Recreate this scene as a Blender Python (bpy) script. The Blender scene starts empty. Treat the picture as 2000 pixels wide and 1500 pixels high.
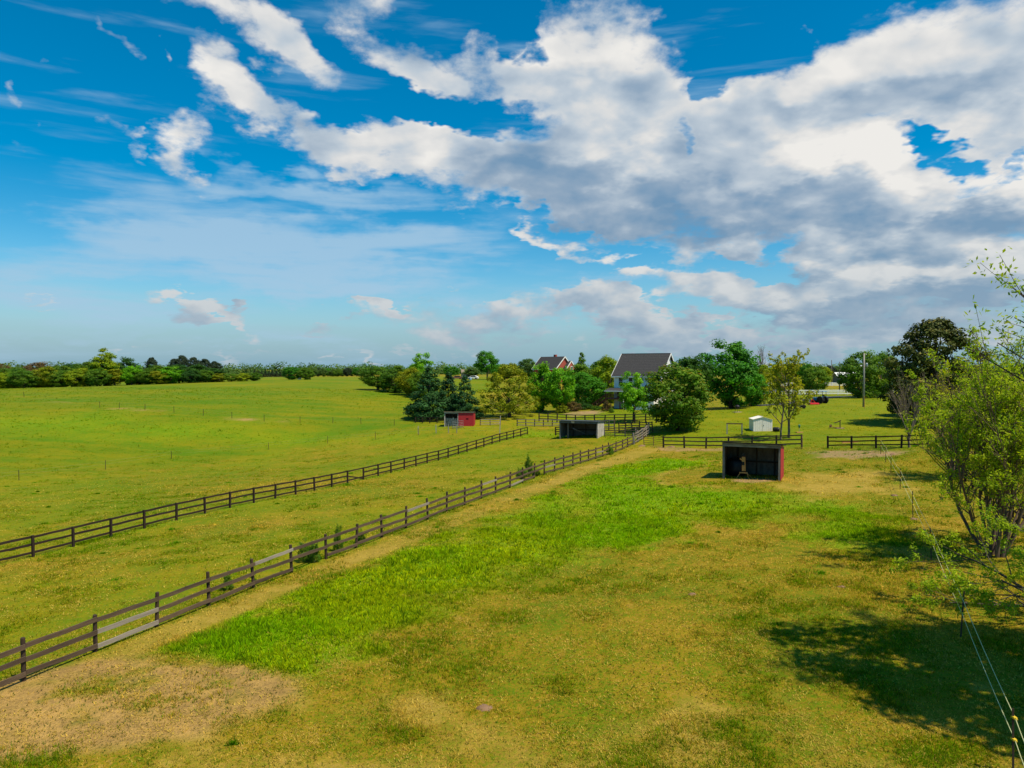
import bpy, bmesh, math, random
import numpy as np
from mathutils import Vector, Matrix, Euler

SC = bpy.context.scene
COL = SC.collection
R = math.radians
random.seed(7)

# ---------------------------------------------------------------- camera
FPX = 1386.0            # focal length of the photograph in its own pixels (2000 wide)
CAM_Z = 9.4
PITCH = math.atan(30 / FPX)
cam_data = bpy.data.cameras.new('camera')
cam = bpy.data.objects.new('camera', cam_data)
COL.objects.link(cam)
cam.location = (0, 0, CAM_Z)
cam.rotation_euler = (R(90) - PITCH, 0, 0)
cam_data.sensor_width = 36
cam_data.lens = FPX / 2000 * 36
cam_data.clip_start = 0.1
cam_data.clip_end = 12000
SC.camera = cam
SC.view_settings.view_transform = 'Standard'
SC.view_settings.look = 'None'
SC.view_settings.exposure = 0.23
SC.view_settings.gamma = 1.0
SC.view_settings.use_curve_mapping = False
try:
    SC.cycles.use_denoising = True
    SC.cycles.max_bounces = 6
    SC.cycles.diffuse_bounces = 3
    SC.cycles.transparent_max_bounces = 8
    SC.cycles.transmission_bounces = 4
    SC.cycles.caustics_reflective = False
    SC.cycles.caustics_refractive = False
    SC.cycles.sample_clamp_indirect = 6
except Exception:
    pass

# ---------------------------------------------------------------- node helper
class NT:
    def __init__(s, tree):
        s.t = tree
        s.n = tree.nodes
        s.l = tree.links
    def put(s, sock, v):
        if isinstance(v, bpy.types.NodeSocket):
            s.l.new(v, sock)
        elif v is not None:
            if isinstance(v, (tuple, list)) and sock.type == 'RGBA' and len(v) == 3:
                v = (*v, 1)
            sock.default_value = v
    def node(s, kind, ins=None, **kw):
        nd = s.n.new(kind)
        for k, v in kw.items():
            setattr(nd, k, v)
        for k, v in (ins or {}).items():
            s.put(nd.inputs[k], v)
        return nd
    def m(s, op, a, b=None, c=None, clamp=False):
        nd = s.n.new('ShaderNodeMath')
        nd.operation = op
        nd.use_clamp = clamp
        s.put(nd.inputs[0], a)
        if b is not None: s.put(nd.inputs[1], b)
        if c is not None: s.put(nd.inputs[2], c)
        return nd.outputs[0]
    def vm(s, op, a, b=None):
        nd = s.n.new('ShaderNodeVectorMath')
        nd.operation = op
        s.put(nd.inputs[0], a)
        if b is not None: s.put(nd.inputs['Scale'] if op == 'SCALE' else nd.inputs[1], b)
        return nd.outputs['Value'] if op in ('LENGTH', 'DOT_PRODUCT') else nd.outputs[0]
    def noise(s, vec, scale, detail=4, rough=0.5, dist=0.0, dims='3D', col=False):
        nd = s.n.new('ShaderNodeTexNoise')
        nd.noise_dimensions = dims
        if vec is not None: s.put(nd.inputs['Vector'], vec)
        nd.inputs['Scale'].default_value = scale
        nd.inputs['Detail'].default_value = detail
        nd.inputs['Roughness'].default_value = rough
        nd.inputs['Distortion'].default_value = dist
        return nd.outputs['Color' if col else 'Fac']
    def ramp(s, x, a, b, lo=0.0, hi=1.0, smooth=True):
        nd = s.n.new('ShaderNodeMapRange')
        nd.interpolation_type = 'SMOOTHSTEP' if smooth else 'LINEAR'
        nd.clamp = True
        s.put(nd.inputs['Value'], x)
        s.put(nd.inputs['From Min'], a); s.put(nd.inputs['From Max'], b)
        s.put(nd.inputs['To Min'], lo); s.put(nd.inputs['To Max'], hi)
        return nd.outputs['Result']
    def mix(s, f, a, b, mode='MIX'):
        nd = s.n.new('ShaderNodeMix')
        nd.data_type = 'RGBA'
        nd.blend_type = mode
        nd.clamp_factor = True
        s.put(nd.inputs[0], f); s.put(nd.inputs[6], a); s.put(nd.inputs[7], b)
        return nd.outputs[2]

def srgb(r, g, b):
    f = lambda c: (c / 255 / 12.92) if c / 255 <= 0.04045 else ((c / 255 + 0.055) / 1.055) ** 2.4
    return (f(r), f(g), f(b))

# ---------------------------------------------------------------- sun and sky
SUN_EL = R(62)
SUN_AZ = R(124)          # clockwise from +Y: the sun stands to the right and a little behind the camera
SUN_DIR = Vector((math.sin(SUN_AZ) * math.cos(SUN_EL), math.cos(SUN_AZ) * math.cos(SUN_EL), math.sin(SUN_EL)))
sl = bpy.data.lights.new('sun', 'SUN')
sl.energy = 4.9
sl.angle = R(0.55)
sl.color = (1.0, 0.90, 0.70)
sun = bpy.data.objects.new('sun', sl)
COL.objects.link(sun)
sun.rotation_euler = SUN_DIR.to_track_quat('Z', 'Y').to_euler()
sun.location = (40, -20, 60)

SKY_K = 0.10
world = bpy.data.worlds.new('World')
SC.world = world
world.use_nodes = True
try:
    world.cycles.sampling_method = 'MANUAL'
    world.cycles.sample_map_resolution = 512
except Exception:
    pass

def build_sky():
    W = NT(world.node_tree)
    W.n.clear()
    sky = W.n.new('ShaderNodeTexSky')
    sky.sky_type = 'NISHITA'
    sky.sun_disc = False
    sky.sun_elevation = SUN_EL
    sky.sun_rotation = SUN_AZ
    sky.altitude = 300
    sky.air_density = 1.0
    sky.dust_density = 0.6
    sky.ozone_density = 2.5
    hs = W.node('ShaderNodeHueSaturation', {'Saturation': 1.62, 'Value': 1.08, 'Hue': 0.487, 'Color': sky.outputs[0]})
    dirv = W.n.new('ShaderNodeTexCoord').outputs['Generated']
    sp = W.node('ShaderNodeSeparateXYZ', {0: dirv})
    x, y, z = sp.outputs
    az = W.m('ARCTAN2', x, y)
    el = W.m('ARCSINE', z)
    uv = W.node('ShaderNodeCombineXYZ', {0: az, 1: el, 2: 0.0}).outputs[0]

    # a layer of cloud seen from below: directions brought down to a plane, so clouds shrink towards the horizon
    zc = W.m('ADD', W.m('MAXIMUM', z, 0.0), 0.30)
    plane = W.node('ShaderNodeCombineXYZ', {0: W.m('DIVIDE', x, zc), 1: W.m('DIVIDE', y, zc), 2: 0.0}).outputs[0]

    # loose warp, so that no edge stays an ellipse
    wv = W.noise(plane, 2.3, 5, 0.6, col=True)
    wv = W.vm('SCALE', W.vm('SUBTRACT', wv, (0.5, 0.5, 0.5)), 0.20)
    uvw = W.vm('ADD', uv, wv)
    wv2 = W.vm('SCALE', W.vm('SUBTRACT', W.noise(plane, 9.0, 4, 0.6, col=True), (0.5, 0.5, 0.5)), 0.05)
    uvw = W.vm('ADD', uvw, wv2)

    turned = {}
    def field(blobs, vec):
        tot = None
        for cx, cy, rx, ry, ang, st in blobs:
            d = math.hypot(FPX, cx - 1000)
            a0 = math.atan((cx - 1000) / FPX)
            e0 = math.atan((720 - cy) / d)
            ca = math.cos(a0)
            ang = round(ang / 8) * 8
            if ang not in turned:
                t = R(ang)
                turned[ang] = vec if ang == 0 else W.node('ShaderNodeVectorRotate', {'Vector': vec, 'Angle': t}, rotation_type='Z_AXIS').outputs[0]
            t = R(ang)
            cu, cv = a0 * math.cos(t) - e0 * math.sin(t), a0 * math.sin(t) + e0 * math.cos(t)
            su, sv_ = FPX / (rx * (0.6 * ca * ca + 0.4 * ca)), FPX / (ry * ca)
            q = W.n.new('ShaderNodeVectorMath'); q.operation = 'MULTIPLY_ADD'
            W.put(q.inputs[0], turned[ang]); q.inputs[1].default_value = (su, sv_, 0); q.inputs[2].default_value = (-cu * su, -cv * sv_, 0)
            g = W.m('SUBTRACT', 1.0, W.vm('DOT_PRODUCT', q.outputs[0], q.outputs[0]), clamp=True)
            tot = W.m('MULTIPLY', g, st) if tot is None else W.m('MULTIPLY_ADD', g, st, tot)
        return tot

    cumulus = [
        (520, 40, 220, 75, 25, 1.0), (610, 95, 110, 45, 35, .6), (765, 70, 200, 58, 33, 1.0), (930, 130, 170, 110, 20, 1.0),
        (1170, 110, 210, 150, 10, 1.2), (1180, 270, 280, 150, 10, 1.1), (470, 190, 130, 62, 45, .9),
        (590, 240, 220, 58, 28, 1.0), (790, 285, 220, 60, 10, .95), (980, 340, 270, 120, 15, 1.1),
        (1110, 395, 260, 62, 6, .8), (1380, 350, 340, 150, 5, 1.3), (1490, 190, 150, 110, 0, 1.0),
        (1580, 300, 250, 130, 30, 1.2), (1730, 380, 330, 90, 5, 1.2), (1990, 340, 130, 60, 5, 1.0),
        (1820, 70, 420, 120, 0, 1.3), (1850, 190, 340, 110, 5, 1.1), (1960, 250, 120, 70, 0, .6),
        (1900, 445, 460, 100, 0, 1.2), (1620, 455, 330, 62, 6, .9),
        # holes of clear sky
        (1440, 60, 170, 80, 15, -1.1), (1370, 140, 45, 75, -20, -.9), (1850, 275, 260, 70, 0, .55), (1800, 285, 80, 20, 12, -.75), (1930, 296, 60, 15, -8, -.55), (1312, 285, 26, 40, 20, -1.1), (1005, 45, 50, 40, 0, -.6),
        (850, 205, 300, 52, 12, -1.1), (1040, 90, 40, 24, 0, -.7),
        (1180, 515, 260, 26, 10, -.7), (1490, 522, 90, 18, 0, -.6), (980, 545, 300, 32, -4, -.5), (1130, 440, 200, 16, 4, -.5),
        # smaller clouds below the big one
        (1075, 470, 85, 32, 5, .75), (1310, 468, 130, 38, 15, .9), (1440, 488, 70, 34, 12, .85), (1310, 548, 230, 64, 17, 1.1),
        (1180, 602, 200, 42, 14, .85), (1560, 560, 220, 62, 0, 1.1), (1830, 545, 360, 66, 0, 1.4), (1800, 610, 460, 80, 0, 1.3),
        (930, 625, 250, 76, 4, 1.05), (1280, 650, 280, 44, 8, .95), (410, 634, 125, 36, 13, 1.25), (640, 637, 90, 19, 10, .75), (480, 625, 60, 16, 5, .6),
        (755, 606, 45, 18, 0, .7), (1500, 672, 560, 40, 0, 1.05), (100, 644, 55, 12, 5, .5), (640, 715, 500, 16, 0, .6),
        # scraps to the left
        (385, 262, 85, 68, 40, .95), (300, 275, 24, 60, -20, .7), (252, 214, 46, 24, 10, .7), (35, 262, 60, 26, 25, .75), (70, 75, 30, 22, 30, .6),
        (255, 62, 60, 17, 38, .75), (357, 95, 15, 36, -10, .6), (15, 112, 30, 22, -30, .6), (525, 128, 35, 18, 10, .5), (75, 200, 16, 20, 0, .4),
        (120, 382, 50, 22, 20, .4),
    ]
    dark = [
        (1130, 410, 330, 60, 5, .8), (1330, 405, 360, 70, 3, .8), (1700, 455, 480, 66, 0, .95), (1900, 420, 300, 60, 0, .7),
        (1780, 200, 330, 60, 5, .6), (1560, 370, 200, 60, 10, .5), (1000, 345, 120, 50, 10, .5), (1150, 165, 200, 50, 10, .35),
        (1800, 605, 420, 55, 0, 1.1), (950, 655, 250, 40, 0, .5), (1560, 620, 200, 40, 0, .5), (1270, 250, 90, 90, 0, .35), (1280, 320, 60, 40, 0, .5),
        (1300, 680, 700, 40, 0, .35),
    ]
    bright = [
        (1170, 70, 190, 70, 10, .55), (1160, 220, 190, 60, 10, .3), (1140, 275, 160, 50, 5, .35), (1620, 260, 190, 60, 25, .6), (1800, 60, 420, 90, 0, .55), (1500, 130, 160, 60, 0, .5),
        (1740, 320, 220, 40, 10, .6), (1960, 320, 150, 40, 0, .6), (1850, 530, 300, 40, 0, .55), (1680, 465, 140, 26, 0, .6), (1900, 245, 240, 40, 0, .4), (400, 625, 80, 20, 12, .3),
    ]
    C = field(cumulus, uvw)
    D = field(dark, uvw)
    B = field(bright, uvw)

    low_el = W.ramp(el, 0.13, 0.30, 1.0, 0.0)      # far clouds are seen edge-on: texture follows the view there
    uvs = W.vm('MULTIPLY', uv, (1.0, 1.7, 1.0))
    def fbm(off_p, off_u, det):
        a = W.noise(W.vm('ADD', plane, off_p) if off_p else plane, 3.6, det, 0.56, dist=0.3 if det > 5 else 0.0)
        b = W.noise(W.vm('ADD', uvs, off_u) if off_u else uvs, 12.0, det, 0.56, dist=0.3 if det > 5 else 0.0)
        nd = W.n.new('ShaderNodeMix'); nd.data_type = 'FLOAT'
        W.put(nd.inputs[0], low_el); W.put(nd.inputs[2], a); W.put(nd.inputs[3], b)
        return nd.outputs[0]
    n1 = fbm(None, None, 9)
    # the same noise a little towards the sun: a puff is lit where it thins out that way
    off = Vector((SUN_DIR.x, SUN_DIR.y + 0.2, 0)).normalized() * 0.075
    l1 = fbm(None, None, 3.5)
    l2 = fbm(tuple(off), (0.014, 0.026, 0), 3.5)
    fine = W.noise(plane, 26.0, 6, 0.6)
    dens = W.m('MULTIPLY_ADD', W.m('SUBTRACT', n1, 0.5), 3.0, W.m('MULTIPLY', C, 1.35))
    hz0 = W.ramp(el, 0.04, 0.26, 0.35, 1.2)
    dens = W.m('MULTIPLY_ADD', W.m('SUBTRACT', fine, 0.5), hz0, dens)
    dens = W.m('SUBTRACT', dens, 0.56)
    low = W.m('SUBTRACT', W.noise(plane, 1.9, 5, 0.6, 0.6), 0.5)
    Dn = W.m('MULTIPLY', W.m('MINIMUM', D, 1.0), W.m('MULTIPLY_ADD', low, 1.0, 0.95))
    width = W.m('MULTIPLY_ADD', W.m('MAXIMUM', low, 0.0), 1.6, W.m('MULTIPLY_ADD', W.m('MINIMUM', D, 1.0), 0.5, 0.62))
    width = W.m('MULTIPLY_ADD', W.m('SUBTRACT', l1, l2), -1.2, W.m('ADD', width, 0.24))
    alpha = W.ramp(dens, 0.0, W.m('MAXIMUM', width, 0.3))
    relief = W.m('MULTIPLY', W.m('SUBTRACT', l1, l2), 2.2)
    relief = W.m('MULTIPLY_ADD', W.m('SUBTRACT', n1, l1), 1.4, relief)
    relief = W.m('MULTIPLY_ADD', low, 0.30, relief)
    thick = W.ramp(dens, 0.2, 1.5)
    lit = W.m('ADD', 0.76, relief)
    lit = W.m('MULTIPLY_ADD', Dn, -0.46, lit)
    lit = W.m('MULTIPLY_ADD', B, 0.40, lit)
    lit = W.m('MULTIPLY_ADD', thick, -0.12, lit)
    lit = W.m('MULTIPLY_ADD', W.m('SUBTRACT', fine, 0.5), 0.10, lit, clamp=True)
    cc = W.node('ShaderNodeValToRGB', {0: lit})
    e = cc.color_ramp.elements
    k = 0.87 / SKY_K
    sc = lambda c: (*[v * k for v in srgb(*c)], 1)
    e[0].position = 0.0; e[0].color = sc((112, 148, 180))
    e[1].position = 1.0; e[1].color = sc((236, 234, 230))
    for p, c in ((0.30, (146, 168, 190)), (0.62, (188, 200, 211)), (0.82, (218, 219, 219))):
        q = e.new(p); q.color = sc(c)
    cloud = cc.outputs[0]
    # cloud near the horizon is seen through more air
    hz = W.ramp(el, 0.02, 0.24, 1.0, 0.0)
    cloud = W.mix(W.m('MULTIPLY', hz, 0.62), cloud, tuple(v * k for v in srgb(150, 172, 188)))

    # thin high cloud, drawn out in streaks
    cirrus = [(470, 400, 420, 105, 0, .9), (560, 500, 520, 90, -3, .9), (130, 485, 260, 70, -8, .7), (300, 570, 560, 60, 4, .7),
              (850, 470, 260, 60, -10, .5), (600, 355, 300, 36, 6, .7), (200, 640, 700, 50, 0, .6), (900, 580, 500, 40, -4, .5), (700, 520, 900, 260, 0, .18)]
    sv = W.node('ShaderNodeMapping', {'Vector': uv, 'Scale': (2.2, 13.0, 1), 'Rotation': (0, 0, R(4))}).outputs[0]
    st = W.noise(sv, 1.7, 6, 0.52, dist=0.25)
    st2 = W.noise(W.node('ShaderNodeMapping', {'Vector': uv, 'Scale': (4, 60.0, 1), 'Rotation': (0, 0, R(3))}).outputs[0], 1.5, 5, 0.55, dist=0.3)
    ci = W.m('MULTIPLY_ADD', W.m('SUBTRACT', st, 0.5), 2.8, W.m('MULTIPLY', field(cirrus, uvw), 0.64))
    ci = W.m('MULTIPLY_ADD', W.m('SUBTRACT', st2, 0.5), 0.60, ci)
    ci = W.ramp(ci, 0.12, 1.05)
    ci = W.m('MULTIPLY', ci, 0.80)

    base = hs.outputs[0]
    # clear sky: deep overhead, paler and greyer in the long path near the horizon
    base = W.mix(W.ramp(el, -0.02, 0.15, 0.85, 0.0), base, tuple(v * k for v in srgb(104, 160, 192)))
    col = W.mix(ci, base, tuple(v * k for v in srgb(166, 198, 222)))
    col = W.mix(alpha, col, cloud)
    bg = W.node('ShaderNodeBackground', {'Color': col, 'Strength': SKY_K})
    out = W.n.new('ShaderNodeOutputWorld')
    W.l.new(bg.outputs[0], out.inputs[0])
build_sky()

# ---------------------------------------------------------------- where things stand
CP, SP_ = math.cos(PITCH), math.sin(PITCH)
def ray(px, py):
    a, b = (px - 1000) / FPX, (750 - py) / FPX
    y = CP + b * SP_
    return a / y, (-SP_ + b * CP) / y          # X and Z gained per metre of Y
def P(px, py, Y):
    a, b = ray(px, py)
    return Vector((a * Y, Y, CAM_Z + b * Y))

def vnoise(x, y, seed=0):
    x = np.asarray(x, float); y = np.asarray(y, float)
    xi = np.floor(x).astype(np.int64); yi = np.floor(y).astype(np.int64)
    fx = x - xi; fy = y - yi
    fx = fx * fx * (3 - 2 * fx); fy = fy * fy * (3 - 2 * fy)
    def h(a, b):
        n = (a * 374761393 + b * 668265263 + seed * 974711) & 0x7fffffff
        n = ((n ^ (n >> 13)) * 1274126177) & 0x7fffffff
        n = n ^ (n >> 16)
        return (n & 0xffff) / 65535.0
    v = (h(xi, yi) * (1 - fx) + h(xi + 1, yi) * fx) * (1 - fy) + (h(xi, yi + 1) * (1 - fx) + h(xi + 1, yi + 1) * fx) * fy
    return v
def fbm(x, y, seed=0, octs=4):
    t = 0; a = 0.5; n = 0
    for o in range(octs):
        t = t + a * vnoise(x * 2 ** o, y * 2 ** o, seed + o * 17); n += a; a *= 0.5
    return t / n

NEAR_X = [-190, 38, 180, 301, 404, 492, 567, 635, 694, 745, 792, 835, 872, 907, 940, 968, 996, 1020, 1043, 1063, 1083, 1101, 1119, 1134, 1150,
          1164, 1177.5, 1191, 1203, 1216, 1226, 1237]
def near_Y(x):
    y = 32230 / (1570 - x)
    return y if y < 60 else 60 + (y - 60) * 0.82
SECOND_X = [-120, -25, 60, 139, 213, 279, 342, 398, 447, 494, 536, 576, 613, 647, 678, 709, 738, 763, 789, 812, 834, 856, 875, 895, 912, 930, 945, 961, 976,
            990, 1003, 1017, 1030]
def second_Y(x):
    return 58600 / (1570 - x)

CTRL = [(px, py, near_Y(px)) for px, py in ((38, 1328), (180, 1272), (301, 1222), (567, 1117), (745, 1050), (907, 986), (996, 953), (1083, 921), (1164, 896), (1237, 869))]
CTRL += [(px, py, second_Y(px)) for px, py in ((60, 1090), (213, 1050), (398, 1003), (613, 959), (789, 917), (912, 883), (1030, 851))]
CTRL += [(37, 938, 78), (206, 917, 90), (335, 896, 100), (525, 878, 108), (700, 858, 112),
         (770, 831, 122), (516, 823, 124), (283, 800, 130), (195, 795, 133), (47, 776, 150), (-200, 770, 150), (-200, 930, 80),
         (0, 762, 225), (200, 755, 235), (440, 745, 250), (600, 741, 265), (700, 741, 285), (820, 742, 290), (-200, 768, 220),
         (895, 834, 113), (870, 821, 128), (995, 815, 128), (935, 742, 270), (940, 775, 182), (1100, 806, 132), (1200, 798, 135),
         (1290, 798, 140), (1320, 839, 98), (1138, 857, 95), (1430, 797, 130), (1490, 843, 95), (1390, 875, 83), (1560, 873, 77),
         (1468, 936, 54), (1615, 877, 71), (1815, 874, 66), (1687, 796, 119), (1590, 792, 126), (1820, 832, 95), (1980, 840, 90),
         (1500, 772, 182), (1740, 771, 182), (1640, 754, 260), (1500, 755, 255), (1900, 756, 250),
         (1876, 1244, 22.8), (1819, 1095, 31.9), (1783, 1013, 40.7), (1758, 955, 50.7), (1730, 903, 63), (1720, 887, 67),
         (1945, 1086, 32.5), (1780, 1350, 20), (1000, 1500, 16.6), (0, 1500, 16.6), (1500, 1200, 26), (1200, 1050, 39), (1400, 1000, 44.5), (700, 1300, 22.2),
         (1300, 1400, 19)]
_pts = np.array([tuple(P(*c)) for c in CTRL] + [(-60, -40, 0), (60, -40, 0.5), (0, -60, 0), (-150, 20, -1.5), (120, 20, 1.5), (-120, 60, -2.5), (110, 70, 2.5),
                (-40, 5, -0.3), (40, 5, 0.5), (150, 130, 4), (220, 260, 3), (-330, 250, 2), (-260, 140, 1), (0, 330, 5), (-150, 340, 4.5), (150, 340, 3.5), (330, 330, 3), (-330, 340, 3)])
def _U(r2):
    return 0.5 * r2 * np.log(r2 + 1e-9)
def _fit():
    xy, z = _pts[:, :2] / 50, _pts[:, 2]
    n = len(z)
    K = _U(((xy[:, None] - xy[None]) ** 2).sum(-1)) + np.eye(n) * 0.012
    A = np.zeros((n + 3, n + 3)); A[:n, :n] = K
    A[:n, n] = 1; A[:n, n + 1:] = xy; A[n, :n] = 1; A[n + 1:, :n] = xy.T
    return xy, np.linalg.solve(A, np.concatenate([z, np.zeros(3)]))
_cxy, _w = _fit()
def H(X, Y):
    X = np.atleast_1d(np.asarray(X, float)); Y = np.atleast_1d(np.asarray(Y, float))
    Xc = np.clip(X, -330, 330); Yc = np.clip(Y, -60, 340)
    out = np.empty(X.shape)
    q = np.stack([Xc, Yc], -1).reshape(-1, 2) / 50
    res = np.empty(len(q))
    for i in range(0, len(q), 40000):
        b = q[i:i + 40000]
        res[i:i + 40000] = _U(((b[:, None] - _cxy[None]) ** 2).sum(-1)) @ _w[:-3] + _w[-3] + b @ _w[-2:]
    out = res.reshape(X.shape)
    far = np.clip((np.hypot(X, Y - 100) - 260) / 240, 0, 1)
    far = far * far * (3 - 2 * far)
    out = out * (1 - far) + (3.2 + 1.2 * fbm(X / 300, Y / 300, 5, 2)) * far
    out = out + 0.10 * (fbm(X / 7, Y / 7, 3, 3) - 0.5) + 0.5 * (fbm(X / 45, Y / 45, 9, 2) - 0.5) * np.clip((Y - 120) / 100, 0, 1)
    return out
def Hz(x, y):
    return float(H([x], [y])[0])
_ys = np.concatenate([np.arange(8, 80, 0.5), np.arange(80, 360, 1.5)])
def G(px, py):
    """the ground point seen at a place of the photograph"""
    a, b = ray(px, py)
    zz = H(a * _ys, _ys)
    d = CAM_Z + b * _ys - zz
    i = np.argmax(d < 0)
    if d[i] >= 0:
        i = len(_ys) - 1
        return Vector((a * _ys[i], _ys[i], zz[i]))
    t = d[i - 1] / (d[i - 1] - d[i]) if i else 0
    y = _ys[i - 1] + (_ys[i] - _ys[i - 1]) * t if i else _ys[0]
    return Vector((a * y, y, Hz(a * y, y)))
def GY(px, Y):
    x = (px - 1000) / FPX / CP * Y
    return Vector((x, Y, Hz(x, Y)))

# ---------------------------------------------------------------- what grows where
def poly_sd(X, Y, poly):
    """signed distance to a polygon, positive inside"""
    d = np.full(X.shape, 1e9); ins = np.zeros(X.shape, bool)
    n = len(poly)
    for i in range(n):
        ax, ay = poly[i]; bx, by = poly[(i + 1) % n]
        ex, ey = bx - ax, by - ay
        t = np.clip(((X - ax) * ex + (Y - ay) * ey) / (ex * ex + ey * ey + 1e-9), 0, 1)
        d = np.minimum(d, np.hypot(X - ax - t * ex, Y - ay - t * ey))
        c = ((ay > Y) != (by > Y))
        with np.errstate(divide='ignore', invalid='ignore'):
            xs = ax + (Y - ay) * ex / (ey if ey != 0 else 1e-9)
        ins ^= c & (X < xs)
    return np.where(ins, d, -d)
def gp(lst):
    return [tuple(G(*p)[:2]) for p in lst]
LUSH = gp([(286, 1279), (330, 1262), (480, 1198), (640, 1128), (800, 1066), (960, 1002), (1100, 946), (1240, 899), (1330, 893), (1372, 898), (1372, 911), (1310, 920), (1283, 932),
           (1290, 944), (1400, 952), (1560, 962), (1680, 985), (1700, 1010), (1560, 1025), (1420, 1030), (1250, 1060), (1080, 1105), (900, 1180), (760, 1250), (660, 1305), (590, 1326), (430, 1301), (350, 1286)])
LUSH2 = gp([(1560, 985), (1690, 985), (1735, 1010), (1736, 1088), (1660, 1075), (1560, 1040)])
BARE = gp([(-260, 1390), (-40, 1345), (120, 1300), (290, 1279), (430, 1303), (585, 1328), (560, 1370), (480, 1410), (330, 1440), (100, 1470), (-260, 1500)])
STRIP = gp([(60, 1332), (330, 1222), (580, 1122), (760, 1053), (920, 991), (1060, 938), (1180, 899), (1250, 872), (1285, 878), (1240, 897), (1100, 944), (960, 1000), (800, 1063), (640, 1124), (480, 1193), (200, 1315)])
TAN = gp([(1560, 925), (1700, 918), (1752, 925), (1760, 950), (1720, 962), (1580, 970), (1540, 955)])
BOTTOM = gp([(1040, 1430), (1300, 1440), (1600, 1462), (1900, 1470), (2050, 1490), (2050, 1600), (900, 1600), (400, 1600), (400, 1470), (700, 1425)])
PINK = gp([(1590, 884), (1660, 878), (1760, 881), (1745, 890), (1660, 897), (1600, 893)])
PINK2 = gp([(1098, 809), (1130, 803), (1176, 803), (1170, 809), (1120, 813)])
PINK3 = gp([(1424, 934), (1500, 935), (1512, 940), (1470, 943), (1430, 941)])
PINK4 = gp([(1280, 872), (1400, 876), (1420, 880), (1300, 881)])
YARD = gp([(1250, 870), (1296, 873), (1560, 873), (1815, 874), (2200, 880), (2300, 760), (1480, 760), (1400, 795), (1180, 800), (1040, 815), (990, 835), (1100, 826), (1260, 846)])
HILL = [(-400, 84), (-62, 76), (-52, 88), (-34, 106), (-22, 116), (-12, 125), (-5, 200), (-5, 400), (-400, 400)]
HILL_LINE = gp([(20, 773), (60, 778), (195, 796), (283, 801), (397, 812), (516, 823), (640, 827)])
FENCE2_LINE = [tuple(GY(x, second_Y(x))[:2]) for x in (-120, 200, 600, 850, 1030)]
FENCE1_LINE = [tuple((GY(x, near_Y(x)) + Vector((-0.2, 0.1, 0)))[:2]) for x in (-190, 200, 600, 900, 1100, 1237)]
TRACK = gp([(1378, 909), (1318, 918), (1284, 931), (1290, 944), (1330, 950), (1400, 951)])
HOLLOW = gp([(-150, 792), (200, 806), (450, 826), (800, 842), (800, 862), (500, 872), (250, 866), (-150, 850)])
LEFT = FENCE1_LINE + [(10, 140), (-400, 140), (-400, 0), (-30, 0)]
LUSH3 = gp([(1010, 855), (1240, 858), (1240, 845), (1010, 832)])  # greener, lusher grass round the grey shed

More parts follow.
